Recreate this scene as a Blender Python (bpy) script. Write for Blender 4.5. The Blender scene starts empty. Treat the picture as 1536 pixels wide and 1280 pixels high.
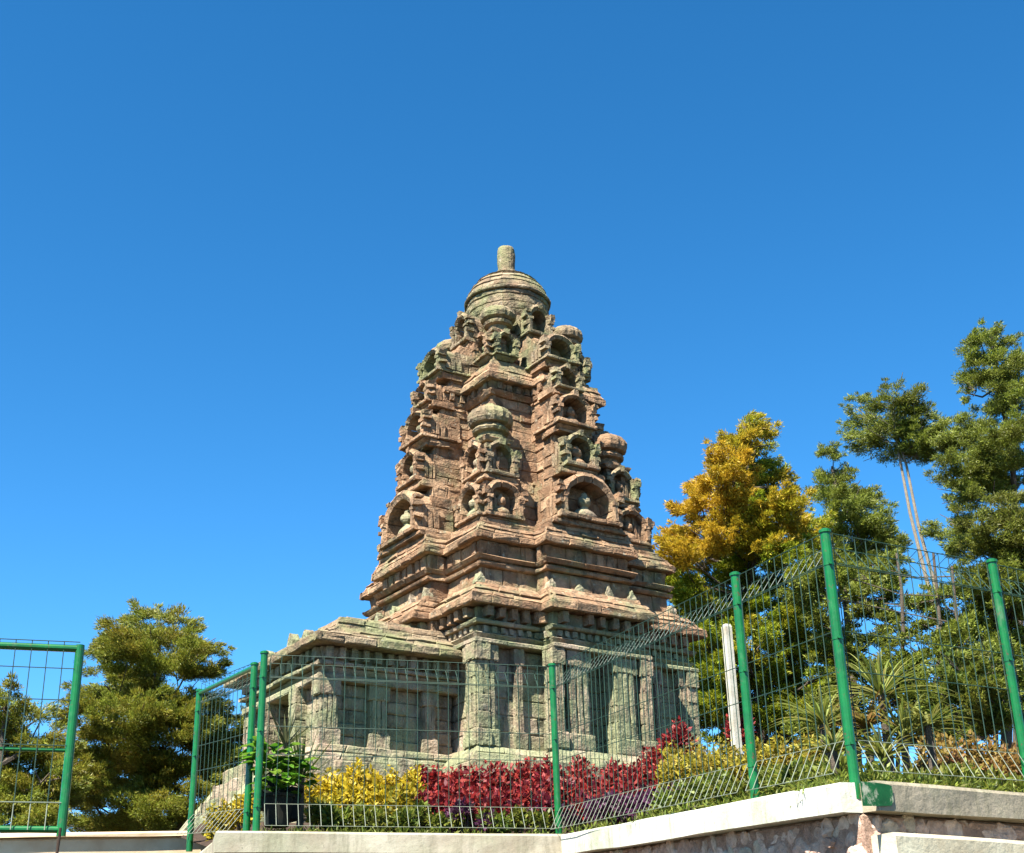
import bpy, math, random
from mathutils import Vector, Matrix
import numpy as np
random.seed(7)
R = math.radians
scene = bpy.context.scene
COL = scene.collection

# ------------------------------------------------------------------ camera, sky, sun, exposure
FPX, PITCH, ROLL = 2110.0, R(23.6), R(-1.5)          # focal length in photo pixels (photo 1536 wide)
cam_d = bpy.data.cameras.new('camera'); cam = bpy.data.objects.new('camera', cam_d); COL.objects.link(cam)
fw = Vector((0, math.cos(PITCH), math.sin(PITCH)))
rt0 = Vector((1, 0, 0)); up0 = rt0.cross(fw)
rt = rt0*math.cos(ROLL) + up0*math.sin(ROLL); up = rt.cross(fw)
M = Matrix((rt, up, -fw)).transposed().to_4x4()
cam.matrix_world = M
cam_d.sensor_fit = 'HORIZONTAL'; cam_d.sensor_width = 36; cam_d.lens = 36*FPX/1536
cam_d.clip_start = 0.1; cam_d.clip_end = 5000
scene.camera = cam

UA = R(33.7)
U = Vector((math.cos(UA), math.sin(UA), 0)); V = Vector((-math.sin(UA), math.cos(UA), 0))
sun_to = (-1.45*U - .66*V + Vector((0, 0, 2.3))).normalized()
elev = math.asin(sun_to.z)
w = bpy.data.worlds.new('World'); scene.world = w; w.use_nodes = True
nt = w.node_tree; nt.nodes.clear()
sky = nt.nodes.new('ShaderNodeTexSky'); sky.sky_type = 'NISHITA'; sky.sun_disc = False
sky.sun_elevation = elev; sky.sun_rotation = math.atan2(sun_to.x, sun_to.y)
sky.altitude = 2000; sky.air_density = 1.0; sky.dust_density = 0.0; sky.ozone_density = 3.0
hs = nt.nodes.new('ShaderNodeHueSaturation'); hs.inputs['Saturation'].default_value = 1.20; hs.inputs['Hue'].default_value = .490; hs.inputs['Value'].default_value = .92
bg = nt.nodes.new('ShaderNodeBackground'); bg.inputs['Strength'].default_value = 0.051
wo = nt.nodes.new('ShaderNodeOutputWorld')
gm = nt.nodes.new('ShaderNodeGamma'); gm.inputs[1].default_value = 1.22; nt.links.new(sky.outputs[0], gm.inputs[0]); nt.links.new(gm.outputs[0], hs.inputs['Color']); nt.links.new(hs.outputs[0], bg.inputs[0]); nt.links.new(bg.outputs[0], wo.inputs[0])
sd = bpy.data.lights.new('sun', 'SUN'); sd.energy = 5.0; sd.angle = R(.5); sd.color = (1, .94, .84)
so = bpy.data.objects.new('sun', sd); COL.objects.link(so)
so.rotation_euler = sun_to.to_track_quat('Z', 'Y').to_euler()
scene.view_settings.view_transform = 'Standard'; scene.view_settings.look = 'None'
scene.view_settings.exposure = 2.13; scene.view_settings.gamma = 1
scene.cycles.max_bounces = 6; scene.cycles.transparent_max_bounces = 4

def ray(x, y):
    return fw + rt*((x-768)/FPX) - up*((y-640)/FPX)
def atd(x, y, D):                                       # point seen at photo pixel (x, y), D metres away on the map
    r = ray(x, y); return r*(D/math.hypot(r.x, r.y))
def pxm(p):                                             # photo pixels per metre at p
    return FPX/p.dot(fw)

# ------------------------------------------------------------------ object helpers
def tag(o, label=None, cat=None, group=None, kind=None):
    if label: o['label'] = label
    if cat: o['category'] = cat
    if group: o['group'] = group
    if kind: o['kind'] = kind
    return o
def empty(name, loc=(0, 0, 0), rz=0, label=None, cat=None, group=None):
    o = bpy.data.objects.new(name, None); COL.objects.link(o); o.empty_display_size = .2
    o.location = loc; o.rotation_euler = (0, 0, rz)
    return tag(o, label, cat, group)

class MB:
    def __init__(s): s.v = []; s.f = []; s.sm = False; s.tint = []
    def add(s, vs, fs, tint=None):
        n = len(s.v); s.v.extend([tuple(v) for v in vs]); s.f.extend([tuple(i+n for i in f) for f in fs])
        if tint is not None: s.tint.extend([tint]*len(fs))
    def box(s, lo, hi, j=0.0, M=None):
        vs = [Vector((x, y, z)) for z in (lo[2], hi[2]) for y in (lo[1], hi[1]) for x in (lo[0], hi[0])]
        if j: vs = [v+Vector((random.uniform(-j, j), random.uniform(-j, j), random.uniform(-j, j))) for v in vs]
        if M is not None: vs = [M@v for v in vs]
        s.add(vs, [(0, 2, 3, 1), (4, 5, 7, 6), (0, 1, 5, 4), (2, 6, 7, 3), (0, 4, 6, 2), (1, 3, 7, 5)])
    def tube(s, pts, r, n=6, cap=True):
        pts = [Vector(p) for p in pts]
        if not hasattr(r, '__len__'): r = [r]*len(pts)
        rings = []; a = None
        for i, p in enumerate(pts):
            d = (pts[min(i+1, len(pts)-1)]-pts[max(i-1, 0)]).normalized()
            if a is None: a = d.orthogonal().normalized()
            else: a = (a-d*a.dot(d)).normalized()
            b = d.cross(a)
            rings.append([p+(a*math.cos(2*math.pi*k/n)+b*math.sin(2*math.pi*k/n))*r[i] for k in range(n)])
        vs = [v for g in rings for v in g]; fs = []
        for i in range(len(pts)-1):
            for k in range(n):
                k2 = (k+1) % n; fs.append((i*n+k, i*n+k2, (i+1)*n+k2, (i+1)*n+k))
        if cap: fs.append(tuple(range(n))[::-1]); fs.append(tuple((len(pts)-1)*n+k for k in range(n)))
        s.add(vs, fs)
    def lathe(s, prof, n=32, c=(0, 0), ribs=0, rd=0.0, j=0.0):
        vs = []
        for (r, z, *g) in prof:
            gg = g[0] if g else 0
            for k in range(n):
                a = 2*math.pi*k/n
                rr = r*(1 + (rd*gg*(abs(math.cos(a*ribs/2))-.6) if ribs else 0)) + random.uniform(-j, j)
                vs.append((c[0]+rr*math.cos(a), c[1]+rr*math.sin(a), z+random.uniform(-j, j)))
        fs = []
        for i in range(len(prof)-1):
            for k in range(n):
                k2 = (k+1) % n; fs.append((i*n+k, i*n+k2, (i+1)*n+k2, (i+1)*n+k))
        fs.append(tuple(range(n))[::-1]); fs.append(tuple((len(prof)-1)*n+k for k in range(n)))
        s.add(vs, fs)
    def build(s, name, m, parent=None, smooth=False, **kw):
        me = bpy.data.meshes.new(name); me.from_pydata(s.v, [], s.f); me.update()
        if smooth:
            me.polygons.foreach_set('use_smooth', [True]*len(me.polygons))
        if s.tint:
            at = me.attributes.new('tint', 'FLOAT', 'FACE'); at.data.foreach_set('value', s.tint)
        me.materials.append(m)
        o = bpy.data.objects.new(name, me); COL.objects.link(o)
        if parent: o.parent = parent
        if m.get('erode'):
            sb = o.modifiers.new('split', 'SUBSURF'); sb.subdivision_type = 'SIMPLE'; sb.levels = sb.render_levels = 1 if len(s.f) > 400 else 2
            ke = .35 if name in ('finial', 'ribbed_turret', 'carved_bust') else (.6 if name in ('dome', 'niche') else (.45 if name in ('pilaster', 'body_wall', 'porch_wall', 'architrave', 'porch_architrave', 'door_jamb') else 1))
            for nm_, tx, st in (('wear', CLOUD_A, .05*ke), ('chips', CLOUD_B, .028*ke)):
                d = o.modifiers.new(nm_, 'DISPLACE'); d.texture = tx; d.texture_coords = 'LOCAL'; d.direction = 'RGB_TO_XYZ'; d.strength = st; d.mid_level = .5
        return tag(o, **kw)
def cloud(name, sz, dp):
    t = bpy.data.textures.new(name, 'CLOUDS'); t.noise_scale = sz; t.noise_depth = dp; t.cloud_type = 'COLOR'; t.noise_basis = 'ORIGINAL_PERLIN'; return t
CLOUD_A = cloud('wear', .22, 2); CLOUD_B = cloud('chips', .06, 1)

# ------------------------------------------------------------------ materials
def mat(name):
    m = bpy.data.materials.new(name); m.use_nodes = True; t = m.node_tree
    return m, t, t.nodes['Principled BSDF']
def nd(t, typ, **kw):
    n = t.nodes.new(typ)
    for k, v in kw.items():
        if k in n.inputs: n.inputs[k].default_value = v
        else: setattr(n, k, v)
    return n
def noise(t, scale, detail=6, rough=.6, co=None):
    n = nd(t, 'ShaderNodeTexNoise', Scale=scale, Detail=detail, Roughness=rough)
    if co is not None: t.links.new(co, n.inputs['Vector'])
    return n.outputs['Fac']
def ramp(t, fac, stops):
    r = t.nodes.new('ShaderNodeValToRGB'); e = r.color_ramp.elements
    while len(e) < len(stops): e.new(.5)
    for i, (p, c) in enumerate(stops):
        e[i].position = p; e[i].color = (*c, 1) if len(c) == 3 else c
    t.links.new(fac, r.inputs[0]); return r.outputs[0]
def mix(t, f, a, b, mode='MIX'):
    m = nd(t, 'ShaderNodeMix', data_type='RGBA', blend_type=mode)
    for sock, val in ((m.inputs[0], f), (m.inputs[6], a), (m.inputs[7], b)):
        if hasattr(val, 'node'): t.links.new(val, sock)
        elif hasattr(val, '__len__'): sock.default_value = (*val, 1)
        else: sock.default_value = val
    return m.outputs[2]
def math_(t, op, a, b):
    m = nd(t, 'ShaderNodeMath', operation=op)
    for i, val in enumerate((a, b)):
        if hasattr(val, 'node'): t.links.new(val, m.inputs[i])
        else: m.inputs[i].default_value = val
    return m.outputs[0]
def bump(t, p, h, strength, dist, prev=None):
    b = nd(t, 'ShaderNodeBump', Strength=strength, Distance=dist); t.links.new(h, b.inputs['Height'])
    if prev is not None: t.links.new(prev, b.inputs['Normal'])
    t.links.new(b.outputs[0], p.inputs['Normal']); return b.outputs[0]

def stone(name, a, b, c, moss=(.165, .19, .085), moss_lo=.50, moss_hi=.62, dark=.55):
    a, b, c, moss = [tuple(x*.66 for x in q) for q in (a, b, c, moss)]
    m, t, p = mat(name); m['erode'] = 1
    g = nd(t, 'ShaderNodeNewGeometry'); co = nd(t, 'ShaderNodeTexCoord').outputs['Object']
    base = ramp(t, g.outputs['Random Per Island'], [(0, a), (.5, b), (1, c)])
    n1 = noise(t, 9, 8, .65, co)
    base = mix(t, 1, base, ramp(t, n1, [(.3, (.62, .6, .58)), (.7, (1.22, 1.2, 1.18))]), 'MULTIPLY')
    n2 = noise(t, 1.7, 5, .65, co)
    base = mix(t, ramp(t, n2, [(moss_lo, (0, 0, 0)), (moss_hi, (.8, .8, .8))]), base, mix(t, n1, tuple(x*.75 for x in moss), tuple(x*1.35 for x in moss)))
    mp = nd(t, 'ShaderNodeMapping'); mp.inputs['Scale'].default_value = (1, 1, .22); t.links.new(co, mp.inputs['Vector'])
    ns = noise(t, 7, 6, .7, mp.outputs[0])
    base = mix(t, ramp(t, ns, [(.50, (0, 0, 0)), (.66, (dark*.8, dark*.8, dark*.8))]), base, (.05, .045, .035))
    n3 = noise(t, 3.1, 7, .75, co)
    base = mix(t, ramp(t, n3, [(.53, (0, 0, 0)), (.68, (dark, dark, dark))]), base, (.032, .032, .023))
    n4 = noise(t, 14, 4, .6, co)
    base = mix(t, ramp(t, n4, [(.62, (0, 0, 0)), (.7, (.55, .55, .55))]), base, (.30, .29, .22))
    t.links.new(base, p.inputs['Base Color']); p.inputs['Roughness'].default_value = .95
    p.inputs['Specular IOR Level'].default_value = .15
    vo = nd(t, 'ShaderNodeTexVoronoi', Scale=38.0); t.links.new(co, vo.inputs['Vector'])
    b1 = bump(t, p, n1, .9, .035)
    b2 = bump(t, p, vo.outputs['Distance'], .5, .012, b1)
    bump(t, p, noise(t, 60, 4, .7, co), .5, .01, b2)
    return m
STONE = stone('volcanic_stone', (.275, .162, .095), (.37, .232, .138), (.47, .315, .195), moss=(.20, .205, .11), moss_lo=.52, moss_hi=.66, dark=.8)
STONE_LOW = stone('pale_lichened_stone', (.33, .245, .175), (.40, .31, .22), (.50, .40, .30), moss=(.235, .27, .14), moss_lo=.39, moss_hi=.55, dark=.75)
STONE_MOSS = stone('mossy_stone', (.27, .185, .12), (.31, .235, .15), (.38, .30, .2), moss=(.19, .215, .10), moss_lo=.44, moss_hi=.60, dark=.75)

def simple(name, c, rough=.8, var=.25, scale=8, bmp=.3, bd=.01, spec=.2, c2=None, stain=None):
    c = tuple(x*.58 for x in c); c2 = c2 and tuple(x*.58 for x in c2); stain = stain and tuple(x*.58 for x in stain)
    m, t, p = mat(name); co = nd(t, 'ShaderNodeTexCoord').outputs['Object']
    n = noise(t, scale, 7, .65, co)
    a = tuple(x*(1-var) for x in c); b = c2 or tuple(min(1, x*(1+var)) for x in c)
    base = ramp(t, n, [(.32, a), (.68, b)])
    if stain:
        base = mix(t, ramp(t, noise(t, scale*.35, 6, .7, co), [(.5, (0, 0, 0)), (.68, (.75, .75, .75))]), base, stain)
    t.links.new(base, p.inputs['Base Color']); p.inputs['Roughness'].default_value = rough
    p.inputs['Specular IOR Level'].default_value = spec
    if bmp: bump(t, p, noise(t, scale*5, 6, .7, co), bmp, bd)
    return m
PAINT = simple('green_gloss_paint', (.004, .155, .028), .32, .2, 14, .12, .002, .5, stain=(.006, .10, .025))
def weather(m, col, scale=(6, 6, .8), lo=.52, hi=.68, amt=.7, detail=7, ns=1.0):
    t = m.node_tree; p = t.nodes['Principled BSDF']; old = p.inputs['Base Color'].links[0].from_socket
    co = nd(t, 'ShaderNodeTexCoord').outputs['Object']; mp = nd(t, 'ShaderNodeMapping'); mp.inputs['Scale'].default_value = scale
    t.links.new(co, mp.inputs['Vector']); n = noise(t, ns, detail, .7, mp.outputs[0])
    o = mix(t, ramp(t, n, [(lo, (0, 0, 0)), (hi, (amt, amt, amt))]), old, col); t.links.new(o, p.inputs['Base Color'])
weather(PAINT, (.07, .035, .015), (30, 30, 22), .60, .66, .9)
weather(PAINT, (.10, .14, .09), (9, 9, 5), .56, .74, .5)
WIRE = simple('green_coated_wire', (.008, .05, .025), .6, .15, 10, 0, 0, .6)
WIRE_PALE = simple('sunlit_pale_wire', (.19, .23, .16), .7, .3, 10, 0, 0, .6)  # pale colour stands in for sunlight on the green bottom wires
CONC = simple('pale_painted_concrete', (.68, .69, .56), .85, .12, 3, .5, .012, c2=(.80, .81, .72), stain=(.42, .47, .30))
CONC_TAN = simple('tan_concrete', (.44, .36, .25), .9, .2, 2.0, .6, .012, c2=(.60, .56, .44), stain=(.40, .42, .28))
CONC_DIM = simple('shaded_weathered_concrete', (.42, .36, .26), .9, .2, 3.5, .6, .015, stain=(.26, .27, .17))  # base colour darkened for the shaded side, besides real weathering
RUBBLE_J = simple('mortar', (.80, .52, .38), .95, .35, 9, 1, .06)
GREENPAINT = simple('faded_green_wall_paint', (.01, .13, .035), .6, .3, 6, .3, .006)
weather(GREENPAINT, (.34, .34, .25), (7, 7, 5), .55, .62, .9)
weather(CONC, (.17, .16, .10), (9, 9, 1.6), .50, .72, .75); weather(CONC, (.07, .07, .05), (30, 30, 20), .62, .70, .8)
weather(CONC_TAN, (.12, .11, .07), (9, 9, 1.6), .48, .72, .8); weather(CONC_TAN, (.05, .05, .035), (26, 26, 16), .62, .70, .7)
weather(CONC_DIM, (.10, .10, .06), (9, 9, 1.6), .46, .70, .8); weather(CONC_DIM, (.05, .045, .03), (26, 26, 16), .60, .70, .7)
SOIL = simple('garden_soil', (.07, .045, .03), .95, .35, 7, .8, .03)
GRASS = simple('rough_grass', (.05, .075, .02), .95, .4, .6, .8, .05)
DIRT = simple('ground_earth', (.06, .055, .035), .95, .35, .5, .8, .05)
BARK = simple('bark', (.13, .105, .08), .95, .35, 12, .8, .02)
BARK_PALE = simple('pale_bark', (.30, .26, .2), .95, .25, 12, .8, .02)
POTM = simple('black_plastic_pot', (.010, .016, .015), .8, .3, 9, .2, .003, .1, stain=(.03, .028, .02))
WHITEP = simple('white_painted_post', (.60, .58, .48), .8, .12, 9, .4, .01, stain=(.40, .33, .22))
weather(WHITEP, (.16, .13, .08), (14, 14, 2), .52, .70, .8)
DARKIN = simple('shade_dark_interior_stone', (.05, .05, .035), .95, .3, 6, .5, .02)  # doorway shade put into the colour as near-black stone

def rubble_mat():
    m, t, p = mat('rubble_stone'); co = nd(t, 'ShaderNodeTexCoord').outputs['Object']
    g = nd(t, 'ShaderNodeNewGeometry')
    base = ramp(t, g.outputs['Random Per Island'], [(0, (.34, .20, .14)), (.4, (.48, .32, .235)), (.75, (.60, .43, .33)), (1, (.42, .34, .24))])
    n = noise(t, 16, 8, .7, co)
    base = mix(t, 1, base, ramp(t, n, [(.3, (.55, .55, .55)), (.7, (1.3, 1.3, 1.3))]), 'MULTIPLY')
    t.links.new(base, p.inputs['Base Color']); p.inputs['Roughness'].default_value = .95
    b1 = bump(t, p, n, .9, .03); bump(t, p, noise(t, 70, 4, .7, co), .6, .01, b1)
    return m
RUBBLE = rubble_mat(); RUBBLE['erode'] = 1

def leaf(name, lo, mid, hi, alt=None, transl=.42, rough=.5):
    lo, mid, hi = [tuple(x*.58 for x in q) for q in (lo, mid, hi)]; alt = alt and tuple(x*.58 for x in alt)
    m, t, p = mat(name)
    g = nd(t, 'ShaderNodeNewGeometry')
    base = ramp(t, g.outputs['Random Per Island'], [(0, lo), (.55, mid), (1, hi)])
    if alt:
        at = nd(t, 'ShaderNodeAttribute', attribute_name='tint')
        base = mix(t, at.outputs['Fac'], base, ramp(t, g.outputs['Random Per Island'], [(0, tuple(x*.6 for x in alt)), (1, alt)]))
    t.links.new(base, p.inputs['Base Color']); p.inputs['Roughness'].default_value = rough
    p.inputs['Specular IOR Level'].default_value = .25
    tr = nd(t, 'ShaderNodeBsdfTranslucent'); t.links.new(base, tr.inputs['Color'])
    ms = nd(t, 'ShaderNodeMixShader'); ms.inputs[0].default_value = transl
    out = t.nodes['Material Output']
    t.links.new(p.outputs[0], ms.inputs[1]); t.links.new(tr.outputs[0], ms.inputs[2]); t.links.new(ms.outputs[0], out.inputs[0])
    return m
L_OLIVE = leaf('olive_needles', (.10, .13, .015), (.24, .30, .03), (.42, .48, .07), alt=(.50, .30, .04))
L_GREEN = leaf('fresh_green_leaves', (.10, .16, .01), (.28, .38, .02), (.48, .58, .04), alt=(.88, .56, .04))
L_DARK = leaf('dark_green_needles', (.09, .13, .018), (.24, .31, .035), (.44, .50, .07), alt=(.17, .15, .03))
L_BLUE = leaf('grey_green_needles', (.03, .05, .03), (.07, .10, .05), (.13, .16, .07), alt=(.2, .18, .05))
L_YEL = leaf('yellow_foliage', (.34, .26, .015), (.75, .52, .02), (.95, .74, .06), alt=(.16, .22, .02))
L_RED = leaf('red_foliage', (.09, .008, .012), (.38, .024, .022), (.66, .13, .09), alt=(.12, .02, .06))
L_PUR = leaf('purple_foliage', (.05, .01, .04), (.13, .03, .11), (.24, .08, .17), alt=(.05, .08, .02))
L_GOLD = leaf('golden_foliage', (.16, .16, .015), (.46, .40, .03), (.66, .56, .07), alt=(.35, .13, .04))
L_LOW = leaf('low_green_foliage', (.05, .10, .01), (.16, .24, .03), (.34, .42, .06), alt=(.3, .25, .04))
L_ROS = leaf('strap_leaves', (.13, .19, .02), (.28, .34, .07), (.52, .55, .18), alt=(.36, .16, .05))
L_BROAD = leaf('broad_green_leaves', (.06, .20, .012), (.14, .36, .025), (.30, .48, .06), alt=(.2, .3, .05))
L_SPIKE = leaf('sword_leaves', (.04, .06, .015), (.09, .12, .03), (.2, .22, .07), alt=(.2, .22, .1))
L_BROWN = leaf('bronze_foliage', (.16, .13, .02), (.42, .30, .06), (.56, .42, .11), alt=(.42, .12, .08))

# ------------------------------------------------------------------ masonry
def offpoly(P, o):
    n = len(P); out = []
    for i in range(n):
        a, b, c = Vector(P[i-1]), Vector(P[i]), Vector(P[(i+1) % n])
        d1 = (b-a).normalized(); d2 = (c-b).normalized()
        n1 = Vector((d1.y, -d1.x)); n2 = Vector((d2.y, -d2.x))
        out.append(b+(n1+n2)*o if abs(d1.dot(d2)) < .5 else b+n1*o)
    return out
def rect(x0, x1, y0, y1): return [(x0, y0), (x1, y0), (x1, y1), (x0, y1)]
def cross(h, w_=0, d=0):
    if d <= h+.005: return rect(-h, h, -h, h)
    return [(-w_, -h), (-w_, -d), (w_, -d), (w_, -h), (h, -h), (h, -w_), (d, -w_), (d, w_), (h, w_), (h, h),
            (w_, h), (w_, d), (-w_, d), (-w_, h), (-h, h), (-h, w_), (-d, w_), (-d, -w_), (-h, -w_), (-h, -h)]
def course(mb, P0, P1, z0, z1, bl=.32, ch=.015, rough=.009, caps=True):
    """one course of blocks round the outline P0 (bottom) to P1 (top)"""
    n = len(P0)
    P0 = [Vector(p) for p in P0]; P1 = [Vector(p) for p in P1]
    for i in range(n):
        A0, B0, A1, B1 = P0[i], P0[(i+1) % n], P1[i], P1[(i+1) % n]
        L = (B0-A0).length
        if L < .03: continue
        d = (B0-A0).normalized(); nn = Vector((d.y, -d.x, 0))
        k = max(1, round(L/bl+random.uniform(-.3, .3)))
        ts = [0]+sorted((j+random.uniform(-.22, .22))/k for j in range(1, k))+[1]
        for j in range(k):
            t0, t1 = ts[j], ts[j+1]
            q = [A0.lerp(B0, t0).to_3d(), A0.lerp(B0, t1).to_3d(), A1.lerp(B1, t1).to_3d(), A1.lerp(B1, t0).to_3d()]
            q[0].z = q[1].z = z0; q[2].z = q[3].z = z1
            o = random.uniform(-rough, rough)
            if random.random() < .05: o -= rough*2.0
            l = .0 if j == 0 else ch; r = .0 if j == k-1 else ch
            d3 = d.to_3d(); zz = Vector((0, 0, 1)); c = min(ch, (z1-z0)*.22)
            jj = lambda: Vector((random.uniform(-.4, .4), random.uniform(-.4, .4), random.uniform(-.5, .5)))*rough
            back = [v-nn*.06 for v in q]
            if j > 0: pass
            mid = [q[0]+nn*(o-c), q[1]+nn*(o-c), q[2]+nn*(o-c), q[3]+nn*(o-c)]
            e = .0015
            mid[0] += d3*(l*.15)+zz*e; mid[3] += d3*(l*.15)-zz*e; mid[1] -= d3*(r*.15)-zz*e; mid[2] -= d3*(r*.15)+zz*e
            fr = [q[0]+nn*o+d3*l+zz*c+jj(), q[1]+nn*o-d3*r+zz*c+jj(), q[2]+nn*o-d3*r-zz*c+jj(), q[3]+nn*o+d3*l-zz*c+jj()]
            mb.add(back+mid+fr, [(8, 9, 10, 11), (4, 5, 9, 8), (5, 6, 10, 9), (6, 7, 11, 10), (7, 4, 8, 11),
                                 (0, 1, 5, 4), (1, 2, 6, 5), (2, 3, 7, 6), (3, 0, 4, 7)])
    if caps:
        Q0 = offpoly(P0, -.012); Q1 = offpoly(P1, -.012)
        mb.add([(p.x, p.y, z0+.005) for p in Q0], [tuple(range(n))[::-1]])
        mb.add([(p.x, p.y, z1-.004) for p in Q1], [tuple(range(n))])
        mb.add([(p.x, p.y, z0+.005) for p in Q0]+[(p.x, p.y, z1-.004) for p in Q1], [(i, (i+1) % n, n+(i+1) % n, n+i) for i in range(n)])
def stack(mb, f, z0, z1, n, a, b, **kw):
    """n courses between z0 and z1; f(*params) gives the outline, params go from a to b"""
    for i in range(n):
        t0, t1 = i/n, (i+1)/n
        pa = [x+(y-x)*t0 for x, y in zip(a, b)]; pb = [x+(y-x)*t1 for x, y in zip(a, b)]
        course(mb, f(*pa), f(*pb), z0+(z1-z0)*t0, z0+(z1-z0)*t1, **kw)

# ------------------------------------------------------------------ the temple
CT = 10.21*U + 15.35*V; ZB = 3.0
T = empty('stone_temple', (CT.x, CT.y, ZB), UA, 'weathered brown and mossy stone temple tower with stacked niches and domed top', 'temple')

def FM(k):                                              # face frame: x along the face, -y outwards
    return Matrix.Rotation(-k*math.pi/2, 4, 'Z')       # k=0 right-hand face, k=1 porch face

# base and body
mb = MB()
stack(mb, cross, -1.3, -.30, 4, (1.98, .95, 2.22), (1.98, .95, 2.22), bl=.42)
stack(mb, cross, -.30, -.12, 1, (1.90, .88, 2.14), (1.90, .88, 2.14), bl=.38)
stack(mb, cross, -.12, .0, 1, (1.84, .83, 2.07), (1.80, .80, 2.02), bl=.4)
mb.build('plinth', STONE_LOW, T)
mb = MB()
stack(mb, cross, .0, .10, 1, (1.74, .77, 1.97), (1.68, .73, 1.92), bl=.34)
stack(mb, cross, .10, 1.30, 6, (1.56,), (1.55,), bl=.30, rough=.012)
for k in (0, 2, 3):
    Mx = FM(k)
    for sg in (-1, 1):
        sub = MB(); a, b = sorted((sg*.17, sg*.66)); o_ = .0013*(k+1)
        for i in range(6): course(sub, rect(a, b, -1.775-o_, -1.5), rect(a, b, -1.775-o_, -1.5), .10+.2*i, .30+.2*i, bl=.26, rough=.010)
        mb.add([Mx@Vector(v) for v in sub.v], sub.f)
mb.build('body_wall', STONE_LOW, T)
# pilasters (face-local: s0,s1, depth plane, outer plane)
def pil(name, k, s0, s1, y_in, y_out, z0, z1, m, cap=True):
    mb = MB(); Mx = FM(k)
    n = max(1, round((z1-z0)/.2)); sub = MB()
    for i in range(n):
        a, b = z0+(z1-z0)*i/n, z0+(z1-z0)*(i+1)/n
        g = .0 if not cap else (.03 if i == 0 else (.025 if i == n-1 else 0))
        course(sub, rect(s0-g, s1+g, -y_out-g, -y_in), rect(s0-g, s1+g, -y_out-g, -y_in), a, b, bl=.5, rough=.008)
        # raised carved fillet
        if 0 < i < n-1:
            sc = (s0+s1)/2; hw = (s1-s0)*.10
            for e_ in (-.30, .0, .30):
                x_ = sc+e_*(s1-s0); sub.box((x_-hw, -y_out-.016, a-.002), (x_+hw, -y_out+.01, b+.002), .003)
    mb.add([Mx@Vector(v) for v in sub.v], sub.f)
    return mb.build(name, m, T)
for k in range(4):
    for sg in (-1, 1):
        a, b = sorted((sg*1.68, sg*1.40)); pil('pilaster', k, a, b, 1.50, 1.655+.001*k, .10, 1.30, STONE_LOW)
        if k != 1:
            a, b = sorted((sg*1.10, sg*1.00)); pil('pilaster', k, a, b, 1.50, 1.62, .10, 1.30, STONE_LOW)
            a, b = sorted((sg*.73, sg*.60)); pil('pilaster', k, a, b, 1.70, 1.90, .10, 1.30, STONE_LOW)
            a, b = sorted((sg*.50, sg*.20)); pil('pilaster', k, a, b, 1.70, 1.865, .10, 1.30, STONE_LOW)
def face_row(name, z0, z1, wid, gap, hfn, prot, m, parent, into=None):
    """a row of small blocks under a cornice round all faces: hfn = (h, w, d)"""
    mb = into or MB(); h, w_, d = hfn
    def one(lo, hi, Mx):
        q = into or MB(); q.box(lo, hi, .006, Mx)
        if not into: q.build(name, m, parent)
    for k in range(4):
        Mx = FM(k)
        for (a, b, y) in ((-h+.03, -w_-.02, h), (w_+.02, h-.03, h), (-w_+.03, w_-.03, d)):
            n = max(1, int((b-a)/(wid+gap)))
            for i in range(n):
                c = a+(b-a)*(i+.5)/n
                if random.random() < .08: continue
                one((c-wid/2, -y-prot*random.uniform(.85, 1.05), z0+random.uniform(0, .01)), (c+wid/2, -y+.05, z1-.003), Mx)
        if d > h+.03:
            for sg in (-1, 1):
                n = max(1, int((d-h)/(wid+gap)))
                for i in range(n):
                    c = h+(d-h)*(i+.5)/n
                    x = sg*w_
                    one((min(x-.04*sg, x+prot*sg), -c-wid/2, z0), (max(x-.04*sg, x+prot*sg), -c+wid/2, z1-.004), Mx)
# architrave, brackets and main cornice
mb = MB()
stack(mb, cross, 1.30, 1.36, 1, (1.70, .74, 1.93), (1.70, .74, 1.93), bl=.5)
stack(mb, cross, 1.36, 1.44, 1, (1.63, .70, 1.86), (1.67, .73, 1.90), bl=.3)
stack(mb, cross, 1.44, 1.54, 1, (1.60, .70, 1.84), (1.60, .70, 1.84), bl=.26, rough=.012)
stack(mb, cross, 1.54, 1.59, 1, (1.68, .74, 1.92), (1.69, .75, 1.93), bl=.4)
stack(mb, cross, 1.59, 1.76, 1, (1.60, .69, 1.84), (1.62, .69, 1.86), bl=.3)
face_row('', 1.45, 1.53, .06, .05, (1.60, .70, 1.84), .05, None, None, mb)
mb.build('architrave', STONE_LOW, T)
face_row('bracket', 1.62, 1.76, .085, .085, (1.61, .69, 1.85), .12, STONE, T)
mb = MB()
stack(mb, cross, 1.76, 1.86, 1, (1.80, .80, 2.04), (1.80, .80, 2.04), bl=.36)
stack(mb, cross, 1.86, 2.03, 2, (1.77, .78, 2.01), (1.63, .74, 1.88), bl=.34, rough=.012)
stack(mb, cross, 2.03, 2.10, 1, (1.58, .70, 1.82), (1.55, .70, 1.80), bl=.3)
mb.build('main_cornice', STONE, T)
mb = MB()
stack(mb, cross, 2.10, 2.33, 1, (1.46, .64, 1.70), (1.44, .64, 1.68), bl=.3, rough=.012)
stack(mb, cross, 2.33, 2.38, 1, (1.50, .68, 1.75), (1.51, .68, 1.76), bl=.5)
stack(mb, cross, 2.38, 2.42, 1, (1.46, .65, 1.70), (1.46, .65, 1.70), bl=.4)
stack(mb, cross, 2.42, 2.48, 1, (1.50, .69, 1.76), (1.53, .71, 1.79), bl=.5)
stack(mb, cross, 2.48, 2.67, 1, (1.43, .63, 1.68), (1.45, .64, 1.70), bl=.28, rough=.014)
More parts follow.
